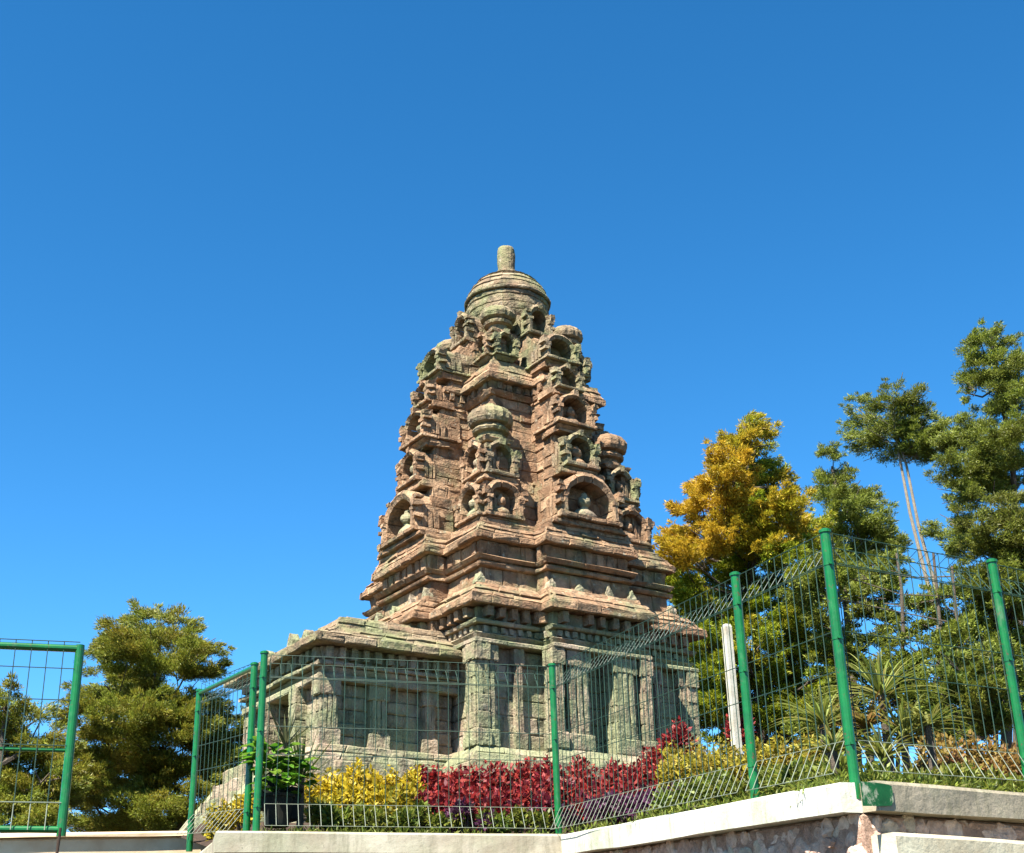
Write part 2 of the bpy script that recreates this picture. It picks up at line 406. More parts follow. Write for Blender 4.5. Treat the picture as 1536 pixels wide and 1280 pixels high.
face_row('', 2.50, 2.665, .10, .07, (1.43, .63, 1.68), .04, None, None, mb)
mb.build('attic_wall', STONE, T)
mb = MB()
stack(mb, cross, 2.67, 2.76, 1, (1.56, .72, 1.82), (1.56, .72, 1.82), bl=.34)
stack(mb, cross, 2.76, 2.90, 2, (1.53, .70, 1.80), (1.45, .66, 1.76), bl=.3, rough=.012)
stack(mb, cross, 2.90, 2.96, 1, (1.40, .62, 1.74), (1.40, .62, 1.74), bl=.34)
stack(mb, cross, 2.96, 3.02, 1, (1.36, .58, 1.80), (1.36, .58, 1.80), bl=.34)
mb.build('upper_cornice', STONE, T)
# antefixes along the main cornice ledge
def antefix(k, s, y, z, w_, h):
    mb = MB(); Mx = FM(k)
    prof = [(-w_, 0), (w_, 0), (w_*.95, h*.45), (w_*.5, h*.7), (w_*.08, h), (-w_*.08, h), (-w_*.5, h*.7), (-w_*.95, h*.45)]
    prof = [(a+random.uniform(-.008, .008), b+random.uniform(-.01, .01)) for a, b in prof]
    vs = [Mx@Vector((s+a, -y, z+b)) for a, b in prof]+[Mx@Vector((s+a*.8, -y+.12, z+b*.95)) for a, b in prof]
    n = len(prof)
    mb.add(vs, [tuple(range(n)), tuple(range(n, 2*n))[::-1]]+[(i, n+i, n+(i+1) % n, (i+1) % n) for i in range(n)])
    mb.build('antefix', STONE_LOW, T)
for k in range(4):
    for s, y in ((-1.50, 1.53), (-.62, 1.78), (-.2, 1.78), (.26, 1.78), (.62, 1.78), (1.46, 1.53)):
        if k in (2, 3) or random.random() > .12:
            antefix(k, s, y, 2.095, random.uniform(.045, .065), random.uniform(.10, .15))

# the tower core and its central projections
mb = MB()
stack(mb, cross, 3.02, 3.78, 4, (1.10, .36, 1.50), (1.04, .36, 1.48), bl=.26, rough=.014)
stack(mb, cross, 3.78, 4.40, 4, (1.0, .25, 1.41), (.95, .25, 1.39), bl=.26, rough=.014)
stack(mb, cross, 4.40, 5.02, 4, (.88, .26, 1.30), (.84, .22, 1.28), bl=.24, rough=.012)
for k in range(4):
    Mx = FM(k)
    for z, y, hw in ((3.76, 1.62, .36), (4.40, 1.48, .28), (5.0, 1.40, .26), (5.46, 1.26, .24)):
        for i in range(5):
            c = (i-2)*hw*.45; mb.box((c-.045, -y-.02, z-.04), (c+.045, -y+.3, z+.05), .014, Mx)
for (za, zb_, w_, d_) in ((3.715, 3.775, .36, 1.68), (4.365, 4.40, .25, 1.53), (4.955, 4.985, .25, 1.47), (5.425, 5.47, .21, 1.30)):
    for k in range(4):
        sub = MB(); course(sub, rect(-w_, w_, -d_-.001*k, -.9), rect(-w_, w_, -d_-.001*k, -.9), za, zb_, bl=.2, rough=.014)
        mb.add([FM(k)@Vector(v) for v in sub.v], sub.f)
mb.build('tower_core', STONE, T)
mb = MB()
stack(mb, cross, 5.02, 5.10, 1, (.88, .23, 1.24), (.92, .24, 1.25), bl=.3)
stack(mb, cross, 5.10, 5.22, 1, (.84, .21, 1.2), (.88, .21, 1.22), bl=.16, rough=.016)
stack(mb, cross, 5.22, 5.31, 1, (.98, .26, 1.24), (.98, .26, 1.24), bl=.32)
stack(mb, cross, 5.31, 5.47, 2, (.96, .24, 1.18), (.90, .22, 1.12), bl=.28, rough=.012)
stack(mb, cross, 5.47, 5.58, 1, (.84, .2, 1.08), (.82, .2, 1.06), bl=.28)
face_row('', 5.11, 5.215, .07, .05, (.85, .21, 1.2), .05, None, None, mb)
mb.build('crowning_cornice', STONE, T)
mb = MB()
stack(mb, cross, 5.58, 6.0, 3, (.66, .22, 1.02), (.60, .21, .98), bl=.22, rough=.014)
stack(mb, cross, 6.0, 6.22, 2, (.62, .2, .86), (.56, .18, .74), bl=.2, rough=.014)
mb.build('dome_base', STONE, T)

# niches
def arch_pts(hw, h, n=9, point=0.0, spring=.5, horseshoe=0.0):
    """outline of an arch, bottom-left round to bottom-right; spring = height fraction where the curve starts"""
    pts = [(-hw, 0), (-hw*(1-.04), h*spring*.5)]
    for i in range(n+1):
        a = math.pi*(1-i/n)
        x = math.cos(a)*hw*(1+horseshoe*math.sin(a)); z = h*spring+math.sin(a)*h*(1-spring)
        if point: z += point*h*max(0, 1-abs(x)/(hw*.45))
        pts.append((x, z))
    pts += [(hw*(1-.04), h*spring*.5), (hw, 0)]
    return pts
def figure(Mx, c, y, z, s, m, par, head_only=False):
    mb = MB()
    def ell(cx, cy, cz, rx, ry, rz, n=10, mm=7):
        vs = []; fs = []
        for i in range(mm+1):
            th = math.pi*i/mm
            for q in range(n):
                ph = 2*math.pi*q/n
                vs.append(Mx@Vector((cx+rx*math.sin(th)*math.cos(ph), cy+ry*math.sin(th)*math.sin(ph), cz-rz*math.cos(th))))
        for i in range(mm):
            for q in range(n):
                fs.append((i*n+q, i*n+(q+1) % n, (i+1)*n+(q+1) % n, (i+1)*n+q))
        mb.add(vs, fs)
    # one carved bust: shoulders, neck, head with brow, nose, chin and a topknot
    prof = [(.0, .0), (.50, .0), (.56, .10), (.55, .22), (.44, .34), (.26, .42), (.17, .47), (.16, .52), (.23, .58), (.28, .68), (.28, .80), (.23, .90), (.16, .96), (.14, 1.0), (.13, 1.06), (.07, 1.13), (.0, 1.15)]
    n = 14; vs = []; fs = []
    for (r, zz) in prof:
        for q in range(n):
            a = 2*math.pi*q/n
            fl = .55 if zz < .45 else .9
            ry = r*fl
            if .56 < zz < .92 and math.sin(a) < -.9: ry *= 1.18           # nose ridge
            if .70 < zz < .78 and -.92 < math.sin(a) < -.55: ry *= .86     # eye sockets
            vs.append(Mx@Vector((c+s*r*math.cos(a), y+s*ry*math.sin(a), z+s*zz)))
    for i in range(len(prof)-1):
        for q in range(n): fs.append((i*n+q, i*n+(q+1) % n, (i+1)*n+(q+1) % n, (i+1)*n+q))
    mb.add(vs, fs)
    return mb.build('carved_bust', m, par, smooth=True)
def niche(k, s, y, z0, z1, hw, depth=.20, back=.3, m=STONE, fig=True, point=.10, spring=.48, fw_=.30, wide=1.0, ledge=.05, figm=None, nm='niche'):
    """arched niche on face k: centre s, outer plane y, from z0 to z1, half width hw"""
    Mx = FM(k); mb = MB(); H = z1-z0; depth = depth*1.3
    lz = min(.09, H*.15)
    # corbel and sill blocks below, a backing block behind
    sub = MB()
    course(sub, rect(s-hw*.80, s+hw*.80, -y+.05, -y+depth+back), rect(s-hw*.96, s+hw*.96, -y, -y+depth+back), z0-lz*1.0, z0-.004, bl=.22, rough=.008)
    course(sub, rect(s-hw*1.07, s+hw*1.07, -y-ledge, -y+depth+back), rect(s-hw*1.05, s+hw*1.05, -y-ledge, -y+depth+back), z0, z0+lz*.7, bl=.25, rough=.008)
    zz = z0+lz*.7
    nb = max(2, round((H*.60)/.16)); zt = z0+H*.80
    for i in range(nb):
        a, b = zz+(zt-zz)*i/nb, zz+(zt-zz)*(i+1)/nb
        course(sub, rect(s-hw*.93, s+hw*.93, -y+depth*.9, -y+depth+back), rect(s-hw*.93, s+hw*.93, -y+depth*.9, -y+depth+back), a, b, bl=.24, rough=.008)
    mb.add([Mx@Vector(v) for v in sub.v], sub.f)
    # arched hood: outer and inner outlines
    h2 = z1-zz
    O = arch_pts(hw, h2*(.93 if point else 1), point=point, spring=spring, horseshoe=.06)
    I = arch_pts(hw*(1-fw_), h2*.80, spring=spring*1.02)
    n = len(O); dpt = depth+.02
    O = [(a+random.uniform(-.010, .010), b+random.uniform(-.008, .008) if 0 < i < n-1 else b) for i, (a, b) in enumerate(O)]
    def P(pts, yy, sc=1): return [Mx@Vector((s+a*sc, yy, zz+b*(1 if sc == 1 else .98))) for a, b in pts]
    mid = [((a*.55+c_*.45), (b*.55+d_*.45)) for (a, b), (c_, d_) in zip(O, I)]
    def blk(i0, i1, oo):
        # one hood stone between outline points i0 and i1
        idx = list(range(i0, i1+1)); K = len(idx); vs = []
        for (pl, yy, sc) in ((O, -y+.02-oo*.5, 1), (mid, -y-.018-oo, 1), (I, -y+.012-oo*.5, 1), (I, -y+dpt, 1), (O, -y+dpt+back*.5, .93)):
            for q, ii in enumerate(idx):
                a_, b_ = pl[ii]
                if q == 0 and i0 > 0: c_ = pl[ii+1]; a_, b_ = a_+(c_[0]-a_)*.05, b_+(c_[1]-b_)*.05
                if q == K-1 and i1 < n-1: c_ = pl[ii-1]; a_, b_ = a_+(c_[0]-a_)*.05, b_+(c_[1]-b_)*.05
                vs.append(Mx@Vector((s+a_*sc+random.uniform(-.004, .004), yy, zz+b_*(1 if sc == 1 else .98))))
        fs = []
        for q in range(K-1):
            for r_ in range(5):
                r2 = (r_+1) % 5; fs.append((r_*K+q, r_*K+q+1, r2*K+q+1, r2*K+q))
        fs += [tuple(r_*K for r_ in range(5))[::-1], tuple(r_*K+K-1 for r_ in range(5))]
        mb.add(vs, fs)
    i = 0
    while i < n-1:
        st_ = 1 if (i == 0 or i >= n-3) else random.choice((1, 2, 2))
        j = min(n-1, i+st_)
        blk(i, j, random.uniform(-.008, .012)); i = j
    # back wall of the niche
    bk = P(I, -y+dpt-.005); mb.add(bk, [tuple(range(n))])
    if point:      # weathered hood crown
        mb.box((s-.035, -y-.03, z1-.07), (s+.035, -y+.10, z1+.01), .012, Mx)
    for sg in (-1, 1):
        for (zz_, dx, w2, h_) in ((.46, 1.02, .045, .06), (.60, 1.04, .035, .05), (.20, 1.0, .03, .05)):
            x = s+sg*hw*dx*random.uniform(.96, 1.04); zc_ = zz+h2*zz_
            mb.box((x-w2, -y-.03-random.uniform(0, .02), zc_), (x+w2, -y+.09, zc_+h_), .012, Mx)
        for q in range(3):
            yy = -y+.10+q*depth*.30; x = s+sg*hw*.97
            mb.box((x-.022, yy, zz+.01), (x+.022, yy+depth*.2, zz+h2*random.uniform(.38, .50)), .010, Mx)
    # jamb blocks
    for sg in (-1, 1):
        x = s+sg*hw*.88
        mb.box((x-.028, -y-.035, zz+.005), (x+.028, -y+.03, zz+h2*.36), .007, Mx)
        mb.box((x-.040, -y-.045, zz+h2*.36), (x+.040, -y+.03, zz+h2*.36+.05), .008, Mx)
    o = mb.build(nm, m, T)
    if fig:
        figure(Mx, s, -y+depth*.45, zz+.004, min(hw*1.0, H*.48), figm or (STONE_LOW if k == 1 or hw > .4 else STONE), o)  # narrow busts off the porch face use darker stone as painted niche shade
    return o
for k in range(4):
    ms = [STONE, STONE_MOSS]
    niche(k, 0, 1.80, 3.04, 3.72, .45, .22, .3, STONE, point=.0, spring=.30, fw_=.20, ledge=.05)
    niche(k, 0, 1.66, 3.83, 4.36, .25, .18, .3, STONE_MOSS if k == 0 else STONE, point=.10)
    niche(k, 0, 1.58, 4.46, 4.96, .30, .20, .3, STONE, point=.04, spring=.45)
    niche(k, 0, 1.46, 5.04, 5.42, .20, .16, .3, STONE_MOSS if k == 0 else STONE, point=.12, fig=(k == 1))
    niche(k, 0, 1.32, 5.52, 5.96, .27, .22, .4, STONE_MOSS, point=.0, spring=.4, fig=(k == 1), fw_=.28)
    niche(k, 0, .82, 6.14, 6.66, .20, .22, .3, STONE_MOSS, point=.16, fig=False, fw_=.34)
    for sg in (-1, 1):
        niche(k, sg*1.02, 1.36, 3.06, 3.58, .27, .16, .05, STONE, point=.0 if sg < 0 else .08, spring=.5, ledge=.03)
        niche(k, sg*.98, 1.26, 3.68, 4.18, .23, .15, .05, STONE_MOSS if k == 0 else STONE, point=.14, ledge=.03, fig=(k == 1 or sg > 0))
        niche(k, sg*.60, .86, 5.66, 6.06, .17, .13, .05, STONE_MOSS if k == 0 else STONE, point=.10, ledge=.025, fig=(k == 1))
        if k == 0 or k == 1:
            pass
# corner piers behind those niches, and ribbed turrets on them
for (cx, cy) in ((-1, -1), (1, -1), (1, 1), (-1, 1)):
    mb = MB()
    def pr(c, q): return rect(cx*c-q, cx*c+q, cy*c-q, cy*c+q)
    stack(mb, pr, 3.02, 3.58, 3, (1.04, .19), (1.03, .18), bl=.2, rough=.012)
    course(mb, pr(1.0, .27), pr(1.0, .25), 3.58, 3.65, bl=.2)
    stack(mb, pr, 3.65, 4.18, 3, (.98, .16), (.97, .15), bl=.2, rough=.012)
    course(mb, pr(.97, .20), pr(.97, .22), 4.18, 4.24, bl=.2)
    mb.build('corner_pier', STONE, T)
    mb = MB(); c0 = (cx*.95, cy*.95)
    mb.lathe([(.22, 4.24), (.22, 4.29), (.17, 4.31), (.17, 4.35), (.235, 4.37, .5), (.25, 4.40, .5), (.235, 4.425, .5), (.20, 4.44), (.20, 4.46), (.27, 4.48, .8), (.295, 4.53, 1), (.30, 4.60, 1), (.275, 4.66, 1), (.22, 4.70, .7), (.16, 4.73, .3), (.10, 4.76), (.06, 4.80), (.02, 4.82)], 48, c0, 16, .10, .003)
    mb.build('ribbed_turret', STONE_MOSS if (cx, cy) == (-1, -1) else STONE, T, smooth=False)
    mb = MB(); 
    def pr2(c, q): return rect(cx*c-q, cx*c+q, cy*c-q, cy*c+q)
    stack(mb, pr2, 5.58, 6.06, 3, (.66, .12), (.64, .11), bl=.16, rough=.012)
    course(mb, pr2(.62, .15), pr2(.62, .14), 6.06, 6.13, bl=.16)
    mb.build('corner_pier', STONE, T)
    mb = MB(); q = .50 if (cx, cy) == (-1, -1) else .60
    zo = 0.08 if (cx, cy) == (-1, -1) else 0
    mb.lathe([(.15, 6.13), (.14, 6.19+zo), (.20, 6.21+zo, .4), (.21, 6.25+zo, .4), (.17, 6.28+zo), (.24, 6.31+zo, .8), (.255, 6.37+zo, 1), (.24, 6.43+zo, 1), (.18, 6.48+zo, .6), (.10, 6.51+zo), (.05, 6.55+zo)], 40, (cx*q, cy*q), 14, .08, .003)
    mb.build('ribbed_turret', STONE_MOSS, T)
# dome and finial
mb = MB()
mb.lathe([(.50, 6.18), (.50, 6.30), (.54, 6.32), (.56, 6.38), (.50, 6.42), (.49, 6.48)], 48, (0, 0), 0, 0, .004)
def dome_course(r0, r1, z0, z1, n, bulge=0.0):
    for i in range(n):
        a0 = 2*math.pi*i/n+.3*z0*7; a1 = a0+2*math.pi/n*.975; seg = 3; o = random.uniform(-.007, .007)
        vs = []; fs = []
        for t in range(seg+1):
            a = a0+(a1-a0)*t/seg
            for (r, z) in ((r0*.8, z0+.004), (r0+o-.008, z0+.003), (r0+o+bulge*.5, z0+.014), ((r0+r1)/2+o+bulge, (z0+z1)/2), (r1+o+bulge*.5, z1-.012), (r1+o-.008, z1-.002), (r1*.8, z1-.003)):
                vs.append((r*math.cos(a), r*math.sin(a), z))
        for t in range(seg):
            for q in range(6): fs.append((t*7+q, (t+1)*7+q, (t+1)*7+q+1, t*7+q+1))
        fs.append(tuple(range(7))); fs.append(tuple(seg*7+q for q in range(7))[::-1])
        mb.add(vs, fs)
dome_course(.48, .54, 6.44, 6.54, 22); dome_course(.545, .58, 6.54, 6.66, 24, .006); dome_course(.585, .60, 6.66, 6.78, 24, .006)
dome_course(.60, .605, 6.78, 6.90, 24, .006); dome_course(.608, .605, 6.90, 6.98, 20, .006); dome_course(.635, .63, 6.98, 7.05, 22, .014)
dome_course(.605, .585, 7.05, 7.14, 20, .006); dome_course(.583, .54, 7.14, 7.23, 20, .006); dome_course(.537, .47, 7.23, 7.32, 18, .006)
dome_course(.467, .37, 7.32, 7.40, 15, .006); dome_course(.367, .25, 7.40, 7.47, 11, .006); dome_course(.245, .14, 7.47, 7.53, 8)
mb.lathe([(.48, 6.45), (.54, 6.6), (.57, 6.8), (.58, 6.95), (.56, 7.1), (.52, 7.2), (.45, 7.3), (.33, 7.4), (.16, 7.49), (.05, 7.5)], 32)
mb.build('dome', STONE_MOSS, T)
mb = MB(); mb.lathe([(.16, 7.52), (.155, 7.57), (.125, 7.58), (.125, 7.64), (.13, 7.75), (.135, 7.85), (.128, 7.95), (.115, 7.985), (.06, 8.0)], 20, (0, 0), 0, 0, .003)
mb.build('finial', STONE_MOSS, T)

# ---- porch on the left-hand face (towards -x)
def prect(x0, x1, hy): return rect(x0, x1, -hy, hy)
mb = MB()
def PR(x0, hy, x1=-1.5): return prect(x0, x1, hy)
stack(mb, PR, -1.3, -.30, 4, (-3.72, 1.36), (-3.72, 1.36), bl=.42)
stack(mb, PR, -.30, -.12, 1, (-3.60, 1.27), (-3.60, 1.27), bl=.38)
stack(mb, PR, -.12, .06, 2, (-3.52, 1.21), (-3.44, 1.18), bl=.36)
mb.build('porch_plinth', STONE_LOW, T)
mb = MB()
for sg in (-1, 1):
    a, b = sorted((sg*.34, sg*.97))
    for i in range(5):
        z0 = .06+.74*i/5; z1 = .06+.74*(i+1)/5
        course(mb, rect(-3.28, -1.6, a, b), rect(-3.28, -1.6, a, b), z0, z1, bl=.32, rough=.012)
mb.build('porch_wall', STONE_LOW, T)
mb = MB(); mb.box((-2.2, -.335, .07), (-2.1, .335, .83)); mb.build('porch_interior_dark_box', DARKIN, T)  # dark box that paints the gloom inside the doorway
def ppil(x0, x1, y_out, z0, z1, y_in=.95):
    for sg in (-1,):
        mb = MB(); n = 4
        for i in range(n):
            a, b = z0+(z1-z0)*i/n, z0+(z1-z0)*(i+1)/n; g = .025 if i in (0, n-1) else 0
            course(mb, rect(x0-g, x1+g, -y_out-g, -y_in), rect(x0-g, x1+g, -y_out-g, -y_in), a, b, bl=.4, rough=.008)
            if 0 < i < n-1:
                for e_ in (-.28, .0, .28):
                    x_ = (x0+x1)/2+e_*(x1-x0); mb.box((x_-.02, -y_out-.016, a-.002), (x_+.02, -y_out+.01, b+.002), .003)
        mb.build('pilaster', STONE_LOW, T)
        mb = MB()
        for i in range(n):
            a, b = z0+(z1-z0)*i/n, z0+(z1-z0)*(i+1)/n
            course(mb, rect(x0, x1, y_in, y_out), rect(x0, x1, y_in, y_out), a, b, bl=.4, rough=.008)
        mb.build('pilaster', STONE_LOW, T)
ppil(-3.37, -3.16, 1.09, .06, .82, .9); ppil(-2.72, -2.50, 1.03, .06, .82, .9); ppil(-2.02, -1.86, 1.035, .06, .82, .9)
for sg in (-1, 1):
    mb = MB(); a, b = sorted((sg*.34, sg*.52))
    for i in range(4): course(mb, rect(-3.42, -3.2, a, b), rect(-3.42, -3.2, a, b), .06+.19*i, .06+.19*(i+1), bl=.3)
    mb.build('door_jamb', STONE_LOW, T)
mb = MB()
stack(mb, PR, .80, .88, 1, (-3.40, 1.10), (-3.40, 1.10), bl=.5)
stack(mb, PR, .88, .96, 1, (-3.33, 1.07), (-3.36, 1.10), bl=.3)
stack(mb, PR, .96, 1.01, 1, (-3.44, 1.14), (-3.44, 1.14), bl=.5)
stack(mb, PR, 1.01, 1.18, 1, (-3.34, 1.07), (-3.38, 1.10), bl=.26, rough=.012)
for i in range(11):
    x = -3.30+i*.155; mb.box((x-.04, -1.16, 1.04), (x+.04, -1.02, 1.17), .006); mb.box((x-.04, 1.02, 1.04), (x+.04, 1.16, 1.17), .006)
for i in range(13):
    y = -1.0+i*.166; mb.box((-3.44, y-.045, 1.04), (-3.3, y+.045, 1.17), .006)
mb.build('porch_architrave', STONE_LOW, T)
mb = MB()
stack(mb, PR, 1.18, 1.28, 1, (-3.56, 1.32), (-3.56, 1.32), bl=.42, rough=.01)
stack(mb, PR, 1.28, 1.43, 2, (-3.50, 1.26), (-3.24, 1.10), bl=.36, rough=.014)
stack(mb, PR, 1.43, 1.60, 2, (-3.14, .98), (-3.08, .93), bl=.32, rough=.014)
stack(mb, PR, 1.60, 1.70, 1, (-2.9, .72), (-2.85, .66), bl=.32, rough=.014)
mb.build('porch_roof', STONE_MOSS, T)
for (x, y, hh) in ((-3.30, -.55, .10), (-3.24, .0, .20), (-3.30, .55, .10)):
    mb = MB(); vs = []
    pr_ = [(-.08, 0), (.08, 0), (.075, hh*.5), (.01, hh), (-.01, hh), (-.075, hh*.5)]
    for dx in (-.05, .05): vs += [(x+dx, y+a, 1.40+b) for a, b in pr_]
    mb.add(vs, [tuple(range(6))[::-1], tuple(range(6, 12))]+[(i, (i+1) % 6, 6+(i+1) % 6, 6+i) for i in range(6)])
    mb.build('antefix', STONE_LOW, T)
# front steps with sloping cheeks
mb = MB()
for i in range(6):
    course(mb, rect(-3.72-.13*(i+1), -3.60-.13*i, -.45, .45), rect(-3.72-.13*(i+1), -3.60-.13*i, -.45, .45), -1.3, -.02-.19*i, bl=.45)
mb.build('steps', STONE_LOW, T)
for sg in (-1, 1):
    mb = MB(); a, b = sorted((sg*.46, sg*.68))
    prf = [(-3.58, -1.3), (-4.55, -1.3), (-4.55, -.95), (-4.42, -.88), (-3.85, -.16), (-3.58, -.08)]
    n = len(prf); vs = [(x, a, z) for x, z in prf]+[(x, b, z) for x, z in prf]
    mb.add(vs, [tuple(range(n)), tuple(range(n, 2*n))[::-1]]+[(i, n+i, n+(i+1) % n, (i+1) % n) for i in range(n)])
    mb.build('step_cheek', STONE_LOW, T)

# ------------------------------------------------------------------ ground, walls
def zt(x, y):
    z = 1.60+.067*(min(y, 12.8)-12.8)+.22*max(0, min(y-12.8, 4.0))
    return z
Pa = Vector((-2.35, 12.32, 1.66)); Pb = Vector((-2.21, 12.01, 1.65)); Pc = Vector((.32, 12.76, 1.66)); Pd = Vector((1.115, 10.49, 1.51)); Pe = Vector((1.91, 8.22, 1.335)); Pd = Pc.lerp(Pe, .752)
Pf = Vector((3.21, 9.09, 1.38)); dF = Pf-Pe; dF.z = 0
Pg = Pe+dF.normalized()*6.5; Pg.z = 1.42
Pz = Pe+dF.normalized()*40; Pz.z = 1.5
mb = MB()
mb.add([(-900, -900, -1.62), (900, -900, -1.62), (900, 1500, -1.62), (-900, 1500, -1.62)], [(0, 1, 2, 3)])
mb.build('ground', DIRT, kind='structure')
# garden terrace: grid between the fence line and far behind the temple
mb = MB()
line = [Vector((-3.35, 14.2, 0)), Vector((-2.5, 12.4, 0)), Vector((-2.17, 12.12, 0)), Vector((.30, 12.86, 0)), Vector((.42, 12.80, 0)), Vector((1.20, 10.55, 0)), Vector((1.98, 8.40, 0)), Vector((2.1, 8.42, 0)), Pf+Vector((-.02, .12, 0)), Pg+Vector((-.02, .12, 0)), Pz+Vector((0, .1, 0))]
pts = []
for a, b in zip(line, line[1:]):
    n = max(2, int((b-a).length/.5)); n = min(n, 14)
    for i in range(n): pts.append(a.lerp(b, i/n))
pts.append(line[-1])
far = [Vector((-7+ (60*i/(len(pts)-1)), 55, 0)) for i in range(len(pts))]
S_ = [0, .004, .01, .02, .035, .05, .07, .1, .14, .2, .3, .45, .7, 1]
vs = []
for s in S_:
    for p, q in zip(pts, far):
        c = p.lerp(q, s); vs.append((c.x, c.y, zt(c.x, c.y)+(random.uniform(-.03, .03) if s > 0 else 0)))
n = len(pts); fs = [(i*n+j, i*n+j+1, (i+1)*n+j+1, (i+1)*n+j) for i in range(len(S_)-1) for j in range(n-1)]
mb.add(vs, fs); mb.build('garden_terrace', SOIL, kind='structure', smooth=True)

def offs(P, o):                                        # offset of an open polyline to its right (camera) side
    out = []
    for i, p in enumerate(P):
        ds = []
        if i > 0: ds.append((P[i]-P[i-1]).to_2d().normalized())
        if i < len(P)-1: ds.append((P[i+1]-P[i]).to_2d().normalized())
        ns = [Vector((d.y, -d.x)) for d in ds]
        m_ = sum(ns, Vector((0, 0))).normalized(); k = 1/max(.4, m_.dot(ns[0]))
        out.append(Vector((p.x+m_.x*o*k, p.y+m_.y*o*k, p.z)))
    return out
def strip(mb, P, o0, o1, dz0, dz1, sub=.45, j=.006):
    """a beam along polyline P, from offset o0 (back) to o1 (front), between P.z+dz0 and P.z+dz1"""
    Q = []
    for a, b in zip(P, P[1:]):
        n = max(1, int((b-a).length/sub)); Q += [a.lerp(b, i/n) for i in range(n)]
    Q.append(P[-1])
    # keep offsets mitred at the original corners
    A = offs(Q, o0); B = offs(Q, o1); vs = []
    for a, b in zip(A, B):
        r = lambda: random.uniform(-j, j)
        vs += [(a.x, a.y, a.z+dz0), (b.x+r(), b.y+r(), b.z+dz0+r()), (b.x+r(), b.y+r(), b.z+dz1-.02), (b.x+(a.x-b.x)*.08, b.y+(a.y-b.y)*.08, b.z+dz1+r()*.5), (a.x, a.y, a.z+dz1)]
    m = len(Q); fs = []
    for i in range(m-1):
        for q in range(5): fs.append((i*5+q, i*5+(q+1) % 5, (i+1)*5+(q+1) % 5, (i+1)*5+q))
    fs.append((4, 3, 2, 1, 0)); fs.append(tuple((m-1)*5+q for q in range(5)))
    mb.add(vs, fs)
W = empty('retaining_wall', (Pc.x, Pc.y, -1.6), 0, 'rough pinkish rubble stone retaining wall with a pale concrete coping under the fence', 'wall')
def inW(o): o.location = -W.location; return o
WL = [Vector((-3.3, 14.4, 1.60)), Vector((-2.52, 12.40, 1.62)), Vector((-2.40, 11.93, 1.63)), Vector((.42, 12.74, 1.635)), Vector((1.93, 8.20, 1.305)), Vector((Pf.x, Pf.y, 1.33)), Pg-Vector((0, 0, .05)), Pz-Vector((0, 0, .05))]
mb = MB(); strip(mb, WL[:4], -.02, .13, -.17, 0); inW(mb.build('coping', CONC_TAN, W, label='tan weathered straight concrete coping'))
mb = MB(); strip(mb, WL[3:5], -.021, .132, -.168, .002); inW(mb.build('coping', CONC, W, label='bright pale sloping concrete coping left of the corner'))
mb = MB()
c0 = WL[4]; c1 = WL[4].lerp(WL[5], 1.0)
strip(mb, WL[4:], -.02, .13, -.165, -.002); inW(mb.build('coping', CONC_DIM, W, label='shaded weathered coping right of the corner'))
# green painted patch on the coping beside the corner
dd = (WL[5]-WL[4]).to_2d().normalized(); nn = Vector((dd.y, -dd.x))
mb = MB()
a = Vector((WL[4].x, WL[4].y))+nn*.140-dd*.150
vs = []
for (t, z0, z1) in ((0.0, -.158, -.024), (.10, -.158, -.022), (.19, -.157, -.024), (.235, -.155, -.028), (.26, -.13, -.035)):
    vs += [(a.x+dd.x*t, a.y+dd.y*t, WL[4].z+z0+.01*t*6), (a.x+dd.x*t, a.y+dd.y*t, WL[4].z+z1+.01*t)]
mb.add(vs, [(2*i, 2*i+2, 2*i+3, 2*i+1) for i in range(4)]); inW(mb.build('green_paint_patch', GREENPAINT, W))
# mortar body and rubble stones
mb = MB(); strip(mb, WL, -.3, .02, -3.3, -.168, 1.0, 0); inW(mb.build('mortar_body', RUBBLE_J, W))
mb = MB()
def rock(mb, c, rx, ry, rz, d, nrm):
    n, m_ = 7, 4; vs = []; d3 = Vector((d.x, d.y, 0)); n3 = Vector((nrm.x, nrm.y, 0)); Z = Vector((0, 0, 1))
    rot = random.uniform(0, 6.28)
    for i in range(m_):
        rr = (1, .93, .68, .0)[i]; hh = (0, .55, .9, 1.0)[i]
        for q in range(n):
            a = 2*math.pi*q/n+rot; k = rr*random.uniform(.82, 1.1)
            vs.append(c+d3*(rx*k*math.cos(a))+Z*(rz*k*math.sin(a))+n3*(ry*hh*random.uniform(.85, 1.1)))
    fs = [(i*n+q, i*n+(q+1) % n, (i+1)*n+(q+1) % n, (i+1)*n+q) for i in range(m_-1) for q in range(n)]
    mb.add(vs, fs)
for a, b in zip(WL[2:7], WL[3:7]):
    d = (b-a).to_2d(); L = d.length; d.normalize(); nr = Vector((d.y, -d.x)); z = -.22
    rows = 11
    for r_ in range(rows):
        x = random.uniform(0, .1)
        while x < L-.08:
            rx = random.uniform(.03, .11); rz = random.uniform(.035, .075)
            c = a.lerp(b, min(1, (x+rx)/L)); c = Vector((c.x+nr.x*.01, c.y+nr.y*.01, c.z+z-.085*r_+random.uniform(-.02, .02)-.02))
            rock(mb, c, rx*1.2, random.uniform(.008, .038), rz*1.15, d, nr); x += rx*1.6
inW(mb.build('rubble_facing', RUBBLE, W))
